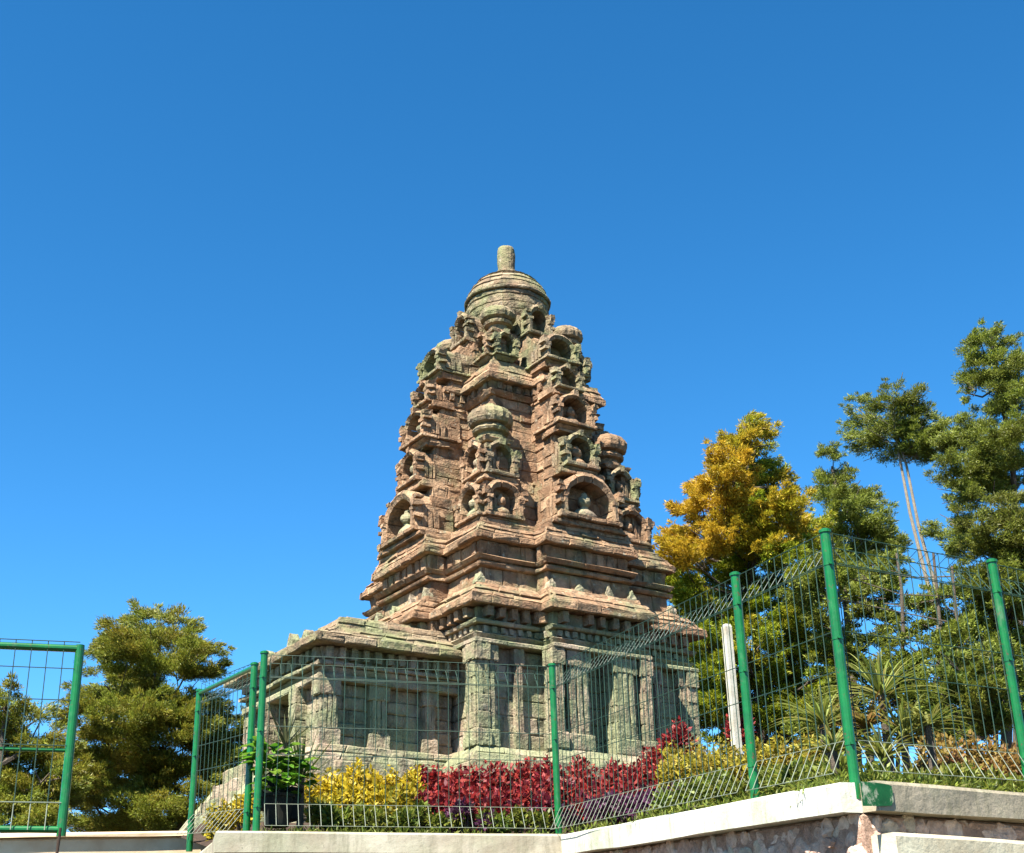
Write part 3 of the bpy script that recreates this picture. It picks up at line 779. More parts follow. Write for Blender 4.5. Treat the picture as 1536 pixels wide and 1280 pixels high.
# lower coping step to the right of the corner
LL = [p+Vector((0, 0, 0)) for p in (WL[4], WL[5], WL[6])]
LL2 = offs([Vector((WL[4].x+.02*dd.x, WL[4].y+.02*dd.y, 1.3)), Vector((WL[5].x, WL[5].y, 1.3)), Vector((WL[6].x, WL[6].y, 1.34))], .0)
for p, zz in zip(LL2, (1.01, 1.025, 1.05)): p.z = zz
mb = MB(); strip(mb, LL2, -.02, .20, -2.5, 0, .4, .008)
mb.build('lower_retaining_wall', simple('cracked_cream_render', (.62, .50, .32), .9, .18, 3, .6, .012, c2=(.80, .76, .56), stain=(.48, .36, .26)), None, label='lower pale cracked wall below the rubble at the right corner', cat='wall')
# far boundary wall on the left
q0 = atd(-90, 1252, 15.2); q1 = atd(352, 1246, 15.6)
q0.z += 0; zc = (q0.z+q1.z)/2
Wb = MB(); strip(Wb, [q0, q1], -.2, .0, -3.2, -.05, .8, .004); strip(Wb, [q0, q1], -.25, .05, -.048, 0, .8, .006)
Wb.build('boundary_wall', simple('ochre_plaster', (.85, .60, .36), .9, .15, 2.5, .3, .01, c2=(.95, .78, .52)), None, label='low plain ochre boundary wall behind the gate on the left', cat='wall')

# ------------------------------------------------------------------ fences
FH = 1.5
def post(base, h, r, par=None, name='post', lean=(0, 0), flange=True):
    mb = MB(); b = Vector(base); t = b+Vector((lean[0], lean[1], h))
    mb.tube([b+Vector((0, 0, -.12)), t], r, 14)
    mb.tube([t+Vector((0, 0, -.004)), t+Vector((0, 0, .014)), t+Vector((0, 0, .022))], [r*1.22, r*1.22, r*.7], 14)
    for q in (.13, .55, .86):
        p = b.lerp(t, q); mb.tube([p+Vector((0, 0, -.008)), p+Vector((0, 0, .008))], r*1.10, 12); mb.tube([p+Vector((0, -r*.9, 0)), p+Vector((0, -r*1.5, 0))], .009, 6)
    return mb.build(name, PAINT, par)
def wire_panel(par, A, B, h, out, rowsz, sp=.0935, r=.0031, top=True, bottom=True, roll=.12):
    """welded wire panel from A to B with folded triangular top and bottom; out = unit normal towards the camera side"""
    A, B = Vector(A), Vector(B); L = (B-A).to_2d().length; n = max(2, round(L/sp)); O = Vector((out[0], out[1], 0))
    zt_, zb_ = h-.01, .02; ft, fb = h-.20, .22
    mbv = MB(); mbf = MB()
    for i in range(n+1):
        p = A.lerp(B, i/n)
        Z = lambda z, o=0.0: p+Vector((0, 0, z))+O*o
        path = [Z(fb)]
        path += [Z(ft)]
        mbv.tube(path, r, 5, False)
        if top: mbv.tube([Z(ft), Z(zt_), Z(h-.06, -roll), Z(ft)], r, 5, False)
        else: mbv.tube([Z(ft), Z(zt_)], r, 5, False)
        if bottom: mbf.tube([Z(fb), Z(.03, roll)], r*.9, 5, False)
        else: mbv.tube([Z(fb), Z(zb_)], r, 5, False)
    for z in rowsz:
        mbv.tube([A+Vector((0, 0, z)), B+Vector((0, 0, z))], r*1.1, 5, False)
    if top:
        mbv.tube([A+Vector((0, 0, zt_)), B+Vector((0, 0, zt_))], r*1.1, 5, False)
        mbv.tube([A+Vector((0, 0, h-.06))-O*roll, B+Vector((0, 0, h-.06))-O*roll], r*1.1, 5, False)
        mbv.tube([A+Vector((0, 0, ft)), B+Vector((0, 0, ft))], r*1.1, 5, False)
    if bottom:
        mbf.tube([A+Vector((0, 0, fb)), B+Vector((0, 0, fb))], r*.8, 5, False)
        mbf.tube([A+Vector((0, 0, .03))+O*roll, B+Vector((0, 0, .03))+O*roll], r*.8, 5, False)
    o = mbv.build('wire_mesh', WIRE, par)
    if bottom: mbf.build('folded_bottom_edge', WIRE_PALE, o)
    return o
ROWS = (1.29, .87, .63)
def nrm(A, B):
    d = (B-A).to_2d().normalized(); return (d.y, -d.x)
def fence(name, A, B, label, posts, rows=ROWS, cat='fence', panels=None, roll=.10, **kw):
    F = empty(name, (A.x, A.y, A.z), 0, label, cat, 'green welded wire fence sections on the retaining wall')
    objs = []
    for (p, h, lean, r) in posts: objs.append(post(p, h, r, F, lean=lean))
    for (a, b) in (panels or [(A, B)]): objs.append(wire_panel(F, a, b, FH, nrm(a, b), rows, roll=roll, **kw))
    for o in objs: o.location = -F.location
    return F
def inset(A, B, a=.06, b=.06):
    d = (B-A).normalized(); return (A+d*a, B-d*b)
F1 = fence('wire_fence', Pb, Pc, 'green wire fence section in front of the porch, above the straight pale coping', [(Pb, FH, (0, 0), .031), (Pc, FH, (-.01, 0), .031)], panels=[inset(Pb, Pc)])
F2 = fence('wire_fence', Pc, Pe, 'green wire fence section climbing towards the tall corner post', [(Pd, 1.50, (0, 0), .031)], panels=[inset(Pc, Pd), inset(Pd, Pe)])
F3 = fence('wire_fence', Pe, Pg, 'green wire fence section right of the tall corner post', [(Pe, 1.49, (0, 0), .031), (Pf, 1.5, (0, 0), .031), (Pg, 1.5, (0, 0), .031)], panels=[inset(Pe, Pf), inset(Pf, Pg)])
# return section behind the left post, framed with a tube on top
P0 = atd(285, 1258, 14.2)
P0t = atd(301, 1037, 14.2)
F4 = empty('wire_fence', (Pa.x, Pa.y, Pa.z), 0, 'green wire fence section turning back beside the porch, seen nearly edge-on', 'fence', 'green welded wire fence sections on the retaining wall')
o1 = post(Pa, 1.47, .031, F4); o2 = post(P0, P0t.z-P0.z, .031, F4)
mb = MB(); mb.tube([Pa+Vector((0, 0, 1.45)), Vector((P0.x, P0.y, P0t.z-.02))], .022, 10); o3 = mb.build('top_rail', PAINT, F4)
a_, b_ = inset(Pa, P0)
o4 = wire_panel(F4, b_, a_, 1.5, nrm(P0, Pa), ROWS, sp=.13, roll=.15)
for o in (o1, o2, o3, o4): o.location = -F4.location
# gate on the left
DG = 11.7
def gp(x, y): return atd(x, y, DG)
g0, g1 = gp(92, 1249), gp(117, 968)
gh = g1.z-g0.z
gl = atd(-330, 1249, DG*1.02); gl.z = g0.z
GT = empty('wire_gate', g0, 0, 'green tube-framed wire gate cut off by the left edge of the photo', 'gate')
dl = (gl-g0); Lg = dl.length; dl.normalize(); Zv = Vector((0, 0, 1))
obs = []
mb = MB(); mb.tube([g0+Zv*-.03, g0+Zv*gh], .036, 14); mb.tube([gl+Zv*-.03, gl+Zv*gh], .036, 14)
mb.tube([g0+Zv*(gh-.03), gl+Zv*(gh-.03)], .030, 12); mb.tube([g0+Zv*.02, gl+Zv*.02], .026, 12)
mb.tube([g0+Zv*(gh*.425), gl+Zv*(gh*.425)], .016, 10)
obs.append(mb.build('frame', PAINT, GT))
mb = MB(); nr = nrm(gl, g0); O = Vector((nr[0], nr[1], 0))
n = round(Lg/.125)
for i in range(1, n):
    p = g0+dl*(Lg*i/n)+O*.02
    mb.tube([p+Zv*.22, p+Zv*(gh+.02)], .0042, 5, False)
for z in (.22, .66, 1.02, gh-.2, gh+.02):
    if z < gh+.05: mb.tube([g0+Zv*z+O*.022, gl+Zv*z+O*.022], .0042, 5, False)
obs.append(mb.build('wire_mesh', WIRE, GT))
mb = MB()
for i in range(1, n):
    p = g0+dl*(Lg*i/n); mb.tube([p+Zv*.22+O*.02, p+Zv*.01+O*.05], .005, 5, False)
mb.tube([g0+Zv*.22+O*.026, gl+Zv*.22+O*.026], .005, 5, False)
obs.append(mb.build('folded_bottom_edge', WIRE_PALE, obs[-1]))
obs[0].location = -GT.location; obs[1].location = -GT.location
mb = MB(); mb.tube([g0+Zv*.03+Vector((.0, -.03, 0)), g0+Vector((-.01, -.04, -.28))], .012, 8); o = mb.build('drop_bolt', simple('rusty_iron', (.05, .03, .02), .8, .3), GT); o.location = -GT.location

# ------------------------------------------------------------------ vegetation
rng = np.random.default_rng(11)
def leaves(mb_v, mb_f, C, n, size, aspect, R3, bias, tint, tints, shell=.35, droop=0.0, dirv=None):
    """n leaf blades spread through an ellipsoid of radii R3 round C"""
    d = rng.normal(size=(n, 3)); d /= np.linalg.norm(d, axis=1)[:, None]
    r = rng.random(n)**shell
    lump = 1+.22*np.sin(d[:, 0]*7+C[0]*3)*np.cos(d[:, 2]*6+C[1]*5)
    P = np.array(C)+d*(r*lump)[:, None]*np.array(R3)
    a = rng.normal(size=(n, 3))*.75+(d*bias+np.array([0, 0, .35*bias-droop]) if dirv is None else np.array(dirv)*bias+d*.35); a /= np.linalg.norm(a, axis=1)[:, None]
    b = np.cross(a, rng.normal(size=(n, 3))); b /= np.linalg.norm(b, axis=1)[:, None]
    s = size*rng.uniform(.6, 1.35, n)[:, None]
    w_ = s*aspect
    q = np.stack([P-b*w_*.25, P+a*s*.45-b*w_*.5, P+a*s, P+a*s*.45+b*w_*.5], 1)
    base = sum(len(x) for x in mb_v)
    mb_v.append(q.reshape(-1, 3)); mb_f.append(np.arange(n*4).reshape(n, 4)+base)
    tints.append(np.clip(tint+rng.uniform(-.25, .25, n), 0, 1))
def leafmesh(name, vs, fs, tints, m, par):
    v = np.concatenate(vs); f = np.concatenate(fs); t = np.concatenate(tints)
    me = bpy.data.meshes.new(name); nf = len(f)
    me.vertices.add(len(v)); me.vertices.foreach_set('co', v.astype(np.float32).ravel())
    me.loops.add(nf*4); me.loops.foreach_set('vertex_index', f.astype(np.int32).ravel())
    me.polygons.add(nf); me.polygons.foreach_set('loop_start', np.arange(0, nf*4, 4, dtype=np.int32))
    me.update(calc_edges=True)
    at = me.attributes.new('tint', 'FLOAT', 'FACE'); at.data.foreach_set('value', t.astype(np.float32))
    me.materials.append(m); o = bpy.data.objects.new(name, me); COL.objects.link(o)
    if par: o.parent = par
    return o
def tree(name, label, D, base_px, clumps, m, bark, leafn=1.0, size=.16, grow=1.32, aspect=.32, bias=.8, trunk_r=.12, group='trees behind the temple and fence', stems=None, depth=1.0, droop=0., shell=.5, sub=5, top_r=.02, zbase=None):
    """clumps: (photo x, photo y, rx px, ry px, tint); the tree stands D metres off and its crown is as deep as it is wide"""
    bp = atd(base_px, 1300, D); zb = 2.3 if zbase is None else zbase
    E_ = empty(name, (bp.x, bp.y, zb), 0, label, 'tree', group)
    vs, fs, ti = [], [], []; cs = []
    size *= .45
    for (x, y, rx, ry, tn) in clumps:
        rx *= grow; ry *= grow
        p0 = atd(x, y, D); sc = 1/pxm(p0)
        dd_ = random.uniform(-1, 1)*depth
        p = atd(x, y, D+dd_)
        cs.append((p, rx*sc, ry*sc))
        for i in range(sub*3):
            a = random.uniform(0, 6.28); el = random.uniform(-1, 1); q = math.sqrt(max(0, 1-el*el))*random.uniform(.35, .95)
            c = p+Vector((rx*sc*q*math.cos(a), rx*sc*q*math.sin(a)*1.1, ry*sc*el*.85))
            k = random.uniform(.24, .44); fl = random.uniform(.35, .6)
            rr = (rx*sc*k*1.15, rx*sc*k*1.15, rx*sc*k*fl)
            ov = Vector((c.x-bp.x, c.y-bp.y, 0)); ov = ov.normalized() if ov.length > .05 else Vector((0, 0, 1))
            ov = (ov*.6+Vector((math.cos(a), math.sin(a), 0))*.5+Vector((0, 0, random.uniform(.1, .8)))).normalized()
            n = int(leafn*2900*(rr[0]*rr[0])/(size*size)*.018)+14
            tt = tn+random.uniform(-.2, .2)
            leaves(vs, fs, c, n, size, aspect, rr, bias, tt, ti, shell, droop, ov)
            e = c+ov*rr[0]*1.15                              # a tapering spray tip
            leaves(vs, fs, e, n//4, size, aspect, (rr[0]*.5, rr[0]*.5, rr[0]*.28), bias*1.4, tt, ti, .6, droop, ov)
    o = leafmesh('crown', vs, fs, ti, m, E_); o.location = -E_.location
    mb = MB(); cs.sort(key=lambda q: q[0].z)
    topc = cs[-1][0]; b = Vector((bp.x, bp.y, zb-.3))
    paths = stems or [None]
    for st in paths:
        if st is None:
            mid = b.lerp(topc, .5)+Vector((random.uniform(-.15, .15), random.uniform(-.1, .1), 0))
            tr_ = [b, b.lerp(mid, .5), mid, mid.lerp(topc, .5), topc]
        else: tr_ = [b]+[atd(x, y, D) for x, y in st]
        nT = len(tr_); mb.tube(tr_, [trunk_r+(top_r-trunk_r)*i/(nT-1) for i in range(nT)], 8)
    tr_ = tr_
    for (c, rx, ry) in cs:
        best = min((tr_[i].lerp(tr_[i+1], t) for i in range(nT-1) for t in (.1, .4, .7)), key=lambda p: (p-(c-Vector((0, 0, rx*.9)))).length)
        j = Vector((random.uniform(-.1, .1), random.uniform(-.1, .1), random.uniform(-.1, .1)))
        mb.tube([best, best.lerp(c, .5)+j-Vector((0, 0, .06)), c], [trunk_r*.35, trunk_r*.2, .012], 6)
        for _ in range(4):
            e = c+Vector((random.uniform(-1, 1)*rx, random.uniform(-1, 1)*rx, random.uniform(-.5, 1)*ry))
            mb.tube([best.lerp(c, .7), e], [trunk_r*.14, .006], 5)
    o = mb.build('trunk', bark, E_); o.location = -E_.location
    return E_

# left trees
tree('conifer_tree', 'feathery olive green conifer left of the temple, between the gate and the fence', 22, 235, [
    (240, 1060, 40, 30, .15), (250, 1110, 44, 28, .2), (225, 1020, 34, 24, .15), (330, 1140, 24, 26, .1), (245, 1150, 40, 24, .35), (125, 1180, 34, 24, .3), (222, 938, 30, 26, .15), (268, 948, 24, 24, .1), (172, 968, 22, 16, .1), (240, 975, 55, 26, .2), (195, 995, 42, 24, .15), (290, 990, 34, 24, .15),
    (160, 1030, 34, 24, .1), (215, 1040, 48, 26, .25), (295, 1035, 36, 26, .2), (140, 1080, 34, 24, .15), (190, 1085, 46, 26, .2), (285, 1090, 34, 22, .2), (320, 1075, 22, 24, .1),
    (135, 1125, 34, 22, .3), (195, 1130, 44, 24, .3), (300, 1130, 30, 22, .1), (150, 1165, 44, 22, .75), (215, 1165, 40, 22, .5), (285, 1165, 40, 20, .25),
    (140, 1205, 40, 18, .2), (225, 1210, 46, 22, .2), (295, 1205, 34, 20, .2), (200, 1240, 70, 16, .2), (300, 1240, 46, 14, .3)],
    L_OLIVE, BARK, leafn=1.15, size=.14, aspect=.18, bias=1.2, trunk_r=.08, depth=1.1, sub=5, zbase=-1.0)
tree('conifer_tree', 'olive green conifer behind the gate at the left edge', 20, 25, [
    (8, 1050, 22, 24, .2), (25, 1085, 42, 26, .15), (60, 1110, 38, 22, .2), (5, 1125, 40, 26, .2), (45, 1150, 48, 22, .25), (90, 1165, 30, 20, .2), (10, 1185, 44, 22, .1), (60, 1195, 40, 20, .2), (25, 1225, 60, 18, .05)],
    L_OLIVE, BARK, leafn=.9, size=.14, aspect=.2, bias=1.1, depth=.6, zbase=-1.0)
tree('dark_conifer_tree', 'darker green conifer seen through the return fence beside the porch', 24, 340, [
    (325, 1090, 32, 26, .3), (345, 1130, 30, 26, .1), (310, 1135, 30, 26, .4), (335, 1175, 34, 24, .1), (360, 1190, 26, 26, .0), (320, 1210, 34, 22, .2)],
    L_DARK, BARK, leafn=.9, size=.14, aspect=.22, depth=.6, zbase=-1.0)
# golden green tree right of the temple
cl = [(1118, 640, 22, 22, .45), (1135, 665, 26, 22, .35), (1105, 680, 26, 24, .65)]
for y, x0, x1 in ((705, 1085, 1150), (735, 1062, 1178), (770, 1040, 1190), (805, 1018, 1205), (840, 1020, 1225), (880, 1040, 1235), (920, 1045, 1225), (960, 1060, 1235), (1000, 1080, 1240), (1040, 1090, 1240), (1075, 1110, 1240)):
    nn_ = max(2, int((x1-x0)/30))
    for i in range(nn_+1):
        x = x0+(x1-x0)*i/nn_
        tn = .95 if (x < 1110+(y-700)*-.1 and y < 860) else (.55 if (y < 840 and random.random() < .5) else .08)
        if y > 880: tn = random.choice((.0, .05, .15))
        cl.append((x+random.uniform(-10, 10), y+random.uniform(-9, 9), random.uniform(20, 30), random.uniform(16, 23), tn))
for x, y in ((1035, 900), (1050, 940), (1062, 985), (1075, 1030), (1090, 1065), (1020, 868), (1042, 965), (1056, 1005), (1060, 1040), (1052, 1075), (1078, 1092), (1110, 1098), (1150, 1100), (1190, 1100), (1035, 1020)): cl.append((x, y, 27, 21, .1))
tree('golden_conifer_tree', 'broad conical tree turning golden yellow on its left side, right of the temple', 23, 1150, cl, L_GREEN, BARK, leafn=1.0, size=.15, aspect=.24, bias=1.1, trunk_r=.10, depth=1.3, sub=5)
# taller trees at the right
tree('pine_tree', 'slender pine with a tufted pointed crown between the golden tree and the tallest tree', 27, 1420, [
    (1288, 615, 18, 24, .1), (1333, 596, 20, 22, .4), (1340, 628, 36, 24, .35), (1300, 650, 30, 22, .1), (1345, 662, 50, 20, .15), (1384, 640, 22, 26, .1), (1375, 680, 24, 14, .0)],
    L_DARK, BARK_PALE, leafn=.8, size=.15, aspect=.2, trunk_r=.05, depth=.7, bias=1.2, stems=[[(1410, 950), (1385, 850), (1365, 770), (1350, 690), (1336, 610)], [(1415, 960), (1400, 870), (1378, 790), (1360, 700), (1345, 650)]])
tree('pine_tree', 'dark bushy pine just right of the golden tree, behind the tall fence post', 25, 1290, [
    (1248, 700, 20, 26, .2), (1240, 735, 20, 24, .15), (1275, 735, 30, 26, .25), (1262, 770, 38, 26, .1), (1300, 785, 34, 28, .1), (1280, 820, 44, 28, .1), (1320, 830, 30, 26, .35), (1300, 860, 40, 24, .15), (1255, 850, 30, 24, .1)],
    L_DARK, BARK, leafn=.9, size=.14, aspect=.22, depth=.8)
tree('tall_pine_tree', 'tallest pine, with open tiers of foliage and pale bare limbs at the right edge', 26, 1515, [
    (1483, 497, 12, 20, .1), (1470, 530, 24, 22, .1), (1505, 525, 20, 24, .2), (1530, 560, 20, 30, .15), (1465, 560, 22, 18, .1), (1500, 585, 40, 22, .2), (1535, 620, 26, 28, .05),
    (1425, 655, 32, 22, .2), (1465, 668, 44, 26, .35), (1510, 665, 36, 28, .25), (1440, 700, 36, 18, .2), (1490, 710, 34, 20, .2), (1450, 590, 10, 16, .1), (1440, 745, 22, 20, .1), (1475, 740, 28, 18, .1), (1425, 785, 26, 28, .05), (1450, 820, 24, 16, .1), (1540, 720, 26, 34, .2)],
    L_DARK, BARK, leafn=.95, size=.14, aspect=.22, trunk_r=.09, depth=.8, stems=[[(1530, 900), (1524, 780), (1518, 680), (1505, 620), (1490, 520)]])
tree('pine_tree', 'olive bushy pine low at the right edge behind the fence', 22, 1500, [
    (1510, 775, 34, 26, .5), (1480, 800, 30, 26, .45), (1535, 810, 34, 30, .4), (1500, 840, 44, 28, .4), (1470, 880, 38, 28, .2), (1525, 890, 38, 32, .2), (1490, 925, 44, 30, .1), (1535, 950, 36, 34, .1), (1470, 970, 40, 30, .1), (1510, 1000, 40, 32, .1), (1460, 1020, 40, 30, .1), (1530, 1050, 36, 30, .1)],
    L_DARK, BARK, leafn=.9, size=.13, aspect=.24, depth=.8)
cl = []
for y, x0, x1 in ((860, 1250, 1330), (900, 1240, 1400), (940, 1245, 1430), (980, 1250, 1430), (1020, 1260, 1430), (1060, 1240, 1430), (1090, 1230, 1430)):
    nn_ = int((x1-x0)/48)
    for i in range(nn_+1):
        x = x0+(x1-x0)*i/max(1, nn_)
        if random.random() < .16: continue
        cl.append((x+random.uniform(-12, 12), y+random.uniform(-10, 10), random.uniform(24, 34), random.uniform(20, 26), random.uniform(0, .4)))
tree('broadleaf_tree', 'dense mid green tree filling the gap behind the strap-leaved plants', 21, 1340, cl, L_DARK, BARK, leafn=.9, size=.14, aspect=.28, trunk_r=.035, depth=.8, sub=4,
     stems=[[(1350, 1050), (1355, 950), (1352, 880), (1345, 830)], [(1400, 1050), (1412, 960), (1405, 880), (1400, 830)], [(1425, 1050), (1440, 960), (1432, 900), (1428, 850)]])
# fresh green shrub in front of them
cl = [(1440, 1010, 26, 26, .3), (1465, 1040, 30, 30, .4), (1490, 1000, 24, 30, .3), (1430, 1060, 30, 26, .2), (1480, 1080, 34, 26, .2), (1505, 1050, 22, 28, .1), (1410, 1085, 24, 18, .2)]
tree('leafy_shrub', 'light green upright shrub behind the bronze bedding plants at right', 13.5, 1465, cl, L_LOW, BARK, leafn=.9, size=.10, aspect=.3, trunk_r=.03, depth=.25, bias=1.4, group='shrubs in the garden', zbase=1.7)['category'] = 'shrub'

def bush(name, label, x, ytop, D, wpx, h, m, size, aspect, tn, group, dens=1.0, bias=.6):
    p = atd(x, ytop, D); s = 1/pxm(p); r = wpx*s/2
    g = zt(p.x, p.y); hh = max(h, 0)
    E_ = empty(name, (p.x, p.y, p.z-hh), 0, label, 'bedding plant', group)
    vs, fs, ti = [], [], []
    c = Vector((p.x, p.y, p.z-hh*.55))
    for i in range(5):
        a = random.uniform(0, 6.28); q = random.uniform(.1, .6)
        cc = c+Vector((r*q*math.cos(a), r*q*math.sin(a), random.uniform(-.15, .18)*hh))
        leaves(vs, fs, cc, int(95*dens), size, aspect, (r*.6, r*.6, hh*.38), bias, tn+random.uniform(-.25, .25), ti, .4)
    o = leafmesh('foliage', vs, fs, ti, m, E_); o.location = -E_.location
    mb = MB()
    for i in range(6):
        a = random.uniform(0, 6.28); q = random.uniform(.2, .6)*r
        mb.tube([(p.x+q*.2*math.cos(a), p.y+q*.2*math.sin(a), min(g, p.z-hh)-.03), (p.x+q*math.cos(a), p.y+q*math.sin(a), p.z-hh*.4)], [.008, .003], 5)
    o = mb.build('stems', BARK, E_); o.location = -E_.location
    return E_
def row(name, label, group, xs, yf, Df, wpx, h, m, size, aspect, tn=.1, dens=1.0, jy=6, jx=5):
    for x in xs:
        bush(name, label, x+random.uniform(-jx, jx), yf(x)+random.gauss(0, jy), Df(x)+random.uniform(-.15, .15), wpx*random.uniform(.85, 1.2), h*random.uniform(.9, 1.15), m, size, aspect, tn+random.uniform(-.1, .1), group, dens)
lin = lambda x0, y0, x1, y1: (lambda x: y0+(y1-y0)*(x-x0)/(x1-x0))
cst = lambda v: (lambda x: v)
# back rows first
row('green_bedding_plant', 'low green plant between the purple plants at the front of the red bed', 'low green plants between the purple ones', (662, 722, 782, 690, 750, 812), cst(1218), cst(13.1), 34, .2, L_LOW, .055, .4, .2)
row('red_bedding_plant', 'crimson leaved plant of the front row right behind the fence', 'crimson plants of the front row', (628, 655, 700, 735, 770, 815, 870, 905, 940), lin(628, 1196, 940, 1180), lin(628, 13.4, 940, 12.9), 36, .28, L_RED, .055, .55, .35)
row('red_bedding_plant', 'crimson leaved plant of the long red bed in front of the temple wall', 'crimson plants in the bed in front of the temple', range(620, 1000, 21), lin(620, 1152, 1000, 1128), cst(14.2), 46, .42, L_RED, .055, .55, .05)
row('red_bedding_plant', 'crimson leaved plant of the long red bed in front of the temple wall', 'crimson plants in the bed in front of the temple', range(612, 960, 21), lin(612, 1176, 960, 1162), cst(13.7), 46, .40, L_RED, .055, .55, .2)
row('red_bedding_plant', 'crimson leaved plant climbing the slope at the right end of the red bed', 'crimson plants at the right end of the red bed', (985, 1003, 1020), lin(985, 1122, 1020, 1092), cst(14.6), 32, .38, L_RED, .055, .55, .05)
row('red_bedding_plant', 'crimson leaved plant at the foot of the white post', 'crimson plants at the foot of the white post', (1098, 1112), cst(1076), cst(14.9), 24, .34, L_RED, .05, .55, .1)
row('purple_bedding_plant', 'low purple leaved plant along the front of the red bed', 'purple plants along the front of the red bed', [x for i, x in enumerate(range(640, 840, 20)) if i % 3 != 1], cst(1210), cst(13.25), 36, .2, L_PUR, .05, .5, .1)
row('purple_bedding_plant', 'low purple leaved plant along the sloping fence right of the middle post', 'purple plants along the sloping fence', range(858, 1000, 20), lin(858, 1203, 1000, 1172), lin(858, 12.9, 1000, 12.3), 38, .24, L_PUR, .05, .5, .1)
row('yellow_bedding_plant', 'bright yellow plant of the bed between the potted plants and the red bed', 'yellow plants left of the red bed', range(474, 612, 19), lin(474, 1158, 612, 1146), cst(13.9), 42, .40, L_YEL, .05, .55, .1)
row('yellow_bedding_plant', 'bright yellow plant of the bed between the potted plants and the red bed', 'yellow plants left of the red bed', range(490, 606, 19), cst(1184), cst(13.5), 42, .34, L_YEL, .05, .55, .35)
row('green_bedding_plant', 'low green plant at the foot of the yellow bed', 'low green plants below the yellow bed', range(482, 640, 18), cst(1208), cst(13.1), 36, .24, L_LOW, .06, .4, .3)
row('yellow_bedding_plant', 'yellow plant seen through the return fence beside the porch steps', 'yellow plants behind the return fence', (325, 342, 358, 372), lin(325, 1196, 372, 1178), cst(14.4), 34, .40, L_YEL, .05, .5, .25)
row('golden_bedding_plant', 'golden yellow plant of the bed climbing right towards the tall post', 'golden plants right of the red bed', range(1005, 1250, 20), lin(1005, 1116, 1250, 1100), lin(1005, 13.6, 1250, 12.4), 44, .38, L_GOLD, .045, .5, .1)
row('golden_bedding_plant', 'golden yellow plant of the bed climbing right towards the tall post', 'golden plants right of the red bed', range(998, 1240, 20), lin(998, 1140, 1240, 1112), lin(998, 13.0, 1240, 11.8), 42, .34, L_GOLD, .045, .5, .15)
row('green_bedding_plant', 'low green plant along the inside of the sloping fence', 'low green plants inside the sloping fence', range(1000, 1275, 17), lin(1000, 1176, 1275, 1128), lin(1000, 12.2, 1275, 9.9), 42, .28, L_LOW, .06, .35, .15)
row('green_bedding_plant', 'low green plant along the inside of the sloping fence', 'low green plants inside the sloping fence', range(1090, 1275, 19), lin(1090, 1172, 1275, 1148), lin(1090, 11.3, 1275, 9.1), 40, .2, L_LOW, .055, .35, .35)
row('bronze_bedding_plant', 'bronze leaved plant of the bed inside the right hand fence', 'bronze plants inside the right hand fence', range(1395, 1550, 18), lin(1395, 1098, 1550, 1104), cst(11.6), 46, .36, L_BROWN, .045, .45, .15)
row('bronze_bedding_plant', 'bronze leaved plant of the bed inside the right hand fence', 'bronze plants inside the right hand fence', range(1385, 1550, 20), cst(1122), cst(11.1), 46, .34, L_BROWN, .045, .45, .25)
row('green_bedding_plant', 'low green plant at the foot of the right hand fence', 'low green plants at the foot of the right hand fence', range(1292, 1550, 20), lin(1292, 1146, 1550, 1158), lin(1292, 9.2, 1550, 10.6), 48, .24, L_LOW, .05, .35, .35)

def rosette(name, label, x, y, D, L, n, m, wid=.035, droop=.6, erect=.5, stem=.0, group=None, tn=.1, cat='plant'):
    p = atd(x, y, D); g = zt(p.x, p.y)
    E_ = empty(name, (p.x, p.y, min(g, p.z)), 0, label, cat, group)
    mb = MB()
    for i in range(n):
        az = random.uniform(0, 6.28); el = erect*random.uniform(.35, 1.6); l = L*random.uniform(.65, 1.15)
        d = Vector((math.cos(az), math.sin(az), 0)); s_ = Vector((-math.sin(az), math.cos(az), 0)); vs = []; K = 7
        for t_ in range(K+1):
            t = t_/K; r_ = l*t*math.cos(el)*(1-.12*t); z_ = l*(t*math.sin(el)-droop*t*t*.5)
            w_ = wid*(1-t)**.7*(.5+1.6*t if t < .3 else 1)+.001
            c = p+d*r_+Vector((0, 0, z_))
            vs += [c-s_*w_*.5+Vector((0, 0, .25*w_)), c, c+s_*w_*.5+Vector((0, 0, .25*w_))]
        fs = []
        for t_ in range(K): fs += [(t_*3, t_*3+1, t_*3+4, t_*3+3), (t_*3+1, t_*3+2, t_*3+5, t_*3+4)]
        mb.add(vs, fs, max(0, min(1, tn+random.uniform(-.2, .3))))
    o = mb.build('leaves', m, E_); o.location = -E_.location
    mb = MB(); mb.tube([(p.x, p.y, min(g, p.z)-.05), p+Vector((0, 0, .04))], [.035, .028], 8); o = mb.build('stem', BARK, E_); o.location = -E_.location
    return E_
for i, (x, y, L, n, lab) in enumerate([
    (1235, 1090, .58, 60, 'arching strap-leaved plant just left of the tall corner post'),
    (1322, 1045, .72, 64, 'tallest arching strap-leaved plant right of the corner post'),
    (1300, 1095, .55, 60, 'strap-leaved plant with orange young leaves under the tallest one'),
    (1355, 1110, .56, 64, 'strap-leaved plant between the orange tinged one and the bronze bed'),
    (1392, 1092, .46, 50, 'small strap-leaved plant touching the bronze bed'),
    (1250, 1130, .42, 50, 'pale strap-leaved plant low beside the corner post'),
    (1325, 1140, .40, 50, 'lowest strap-leaved plant at the foot of the right hand fence')]):
    rosette('strap_leaved_plant', lab, x, y, 10.6 if i not in (5, 6) else 9.6, L, n, L_ROS, .030, .75, .7, tn=.55 if i == 2 else .08)
rosette('yucca', 'spiky sword-leaved yucca beside the broad-leaved potted plants left', 452, 1172, 13.0, .50, 34, L_SPIKE, .035, .12, .95)
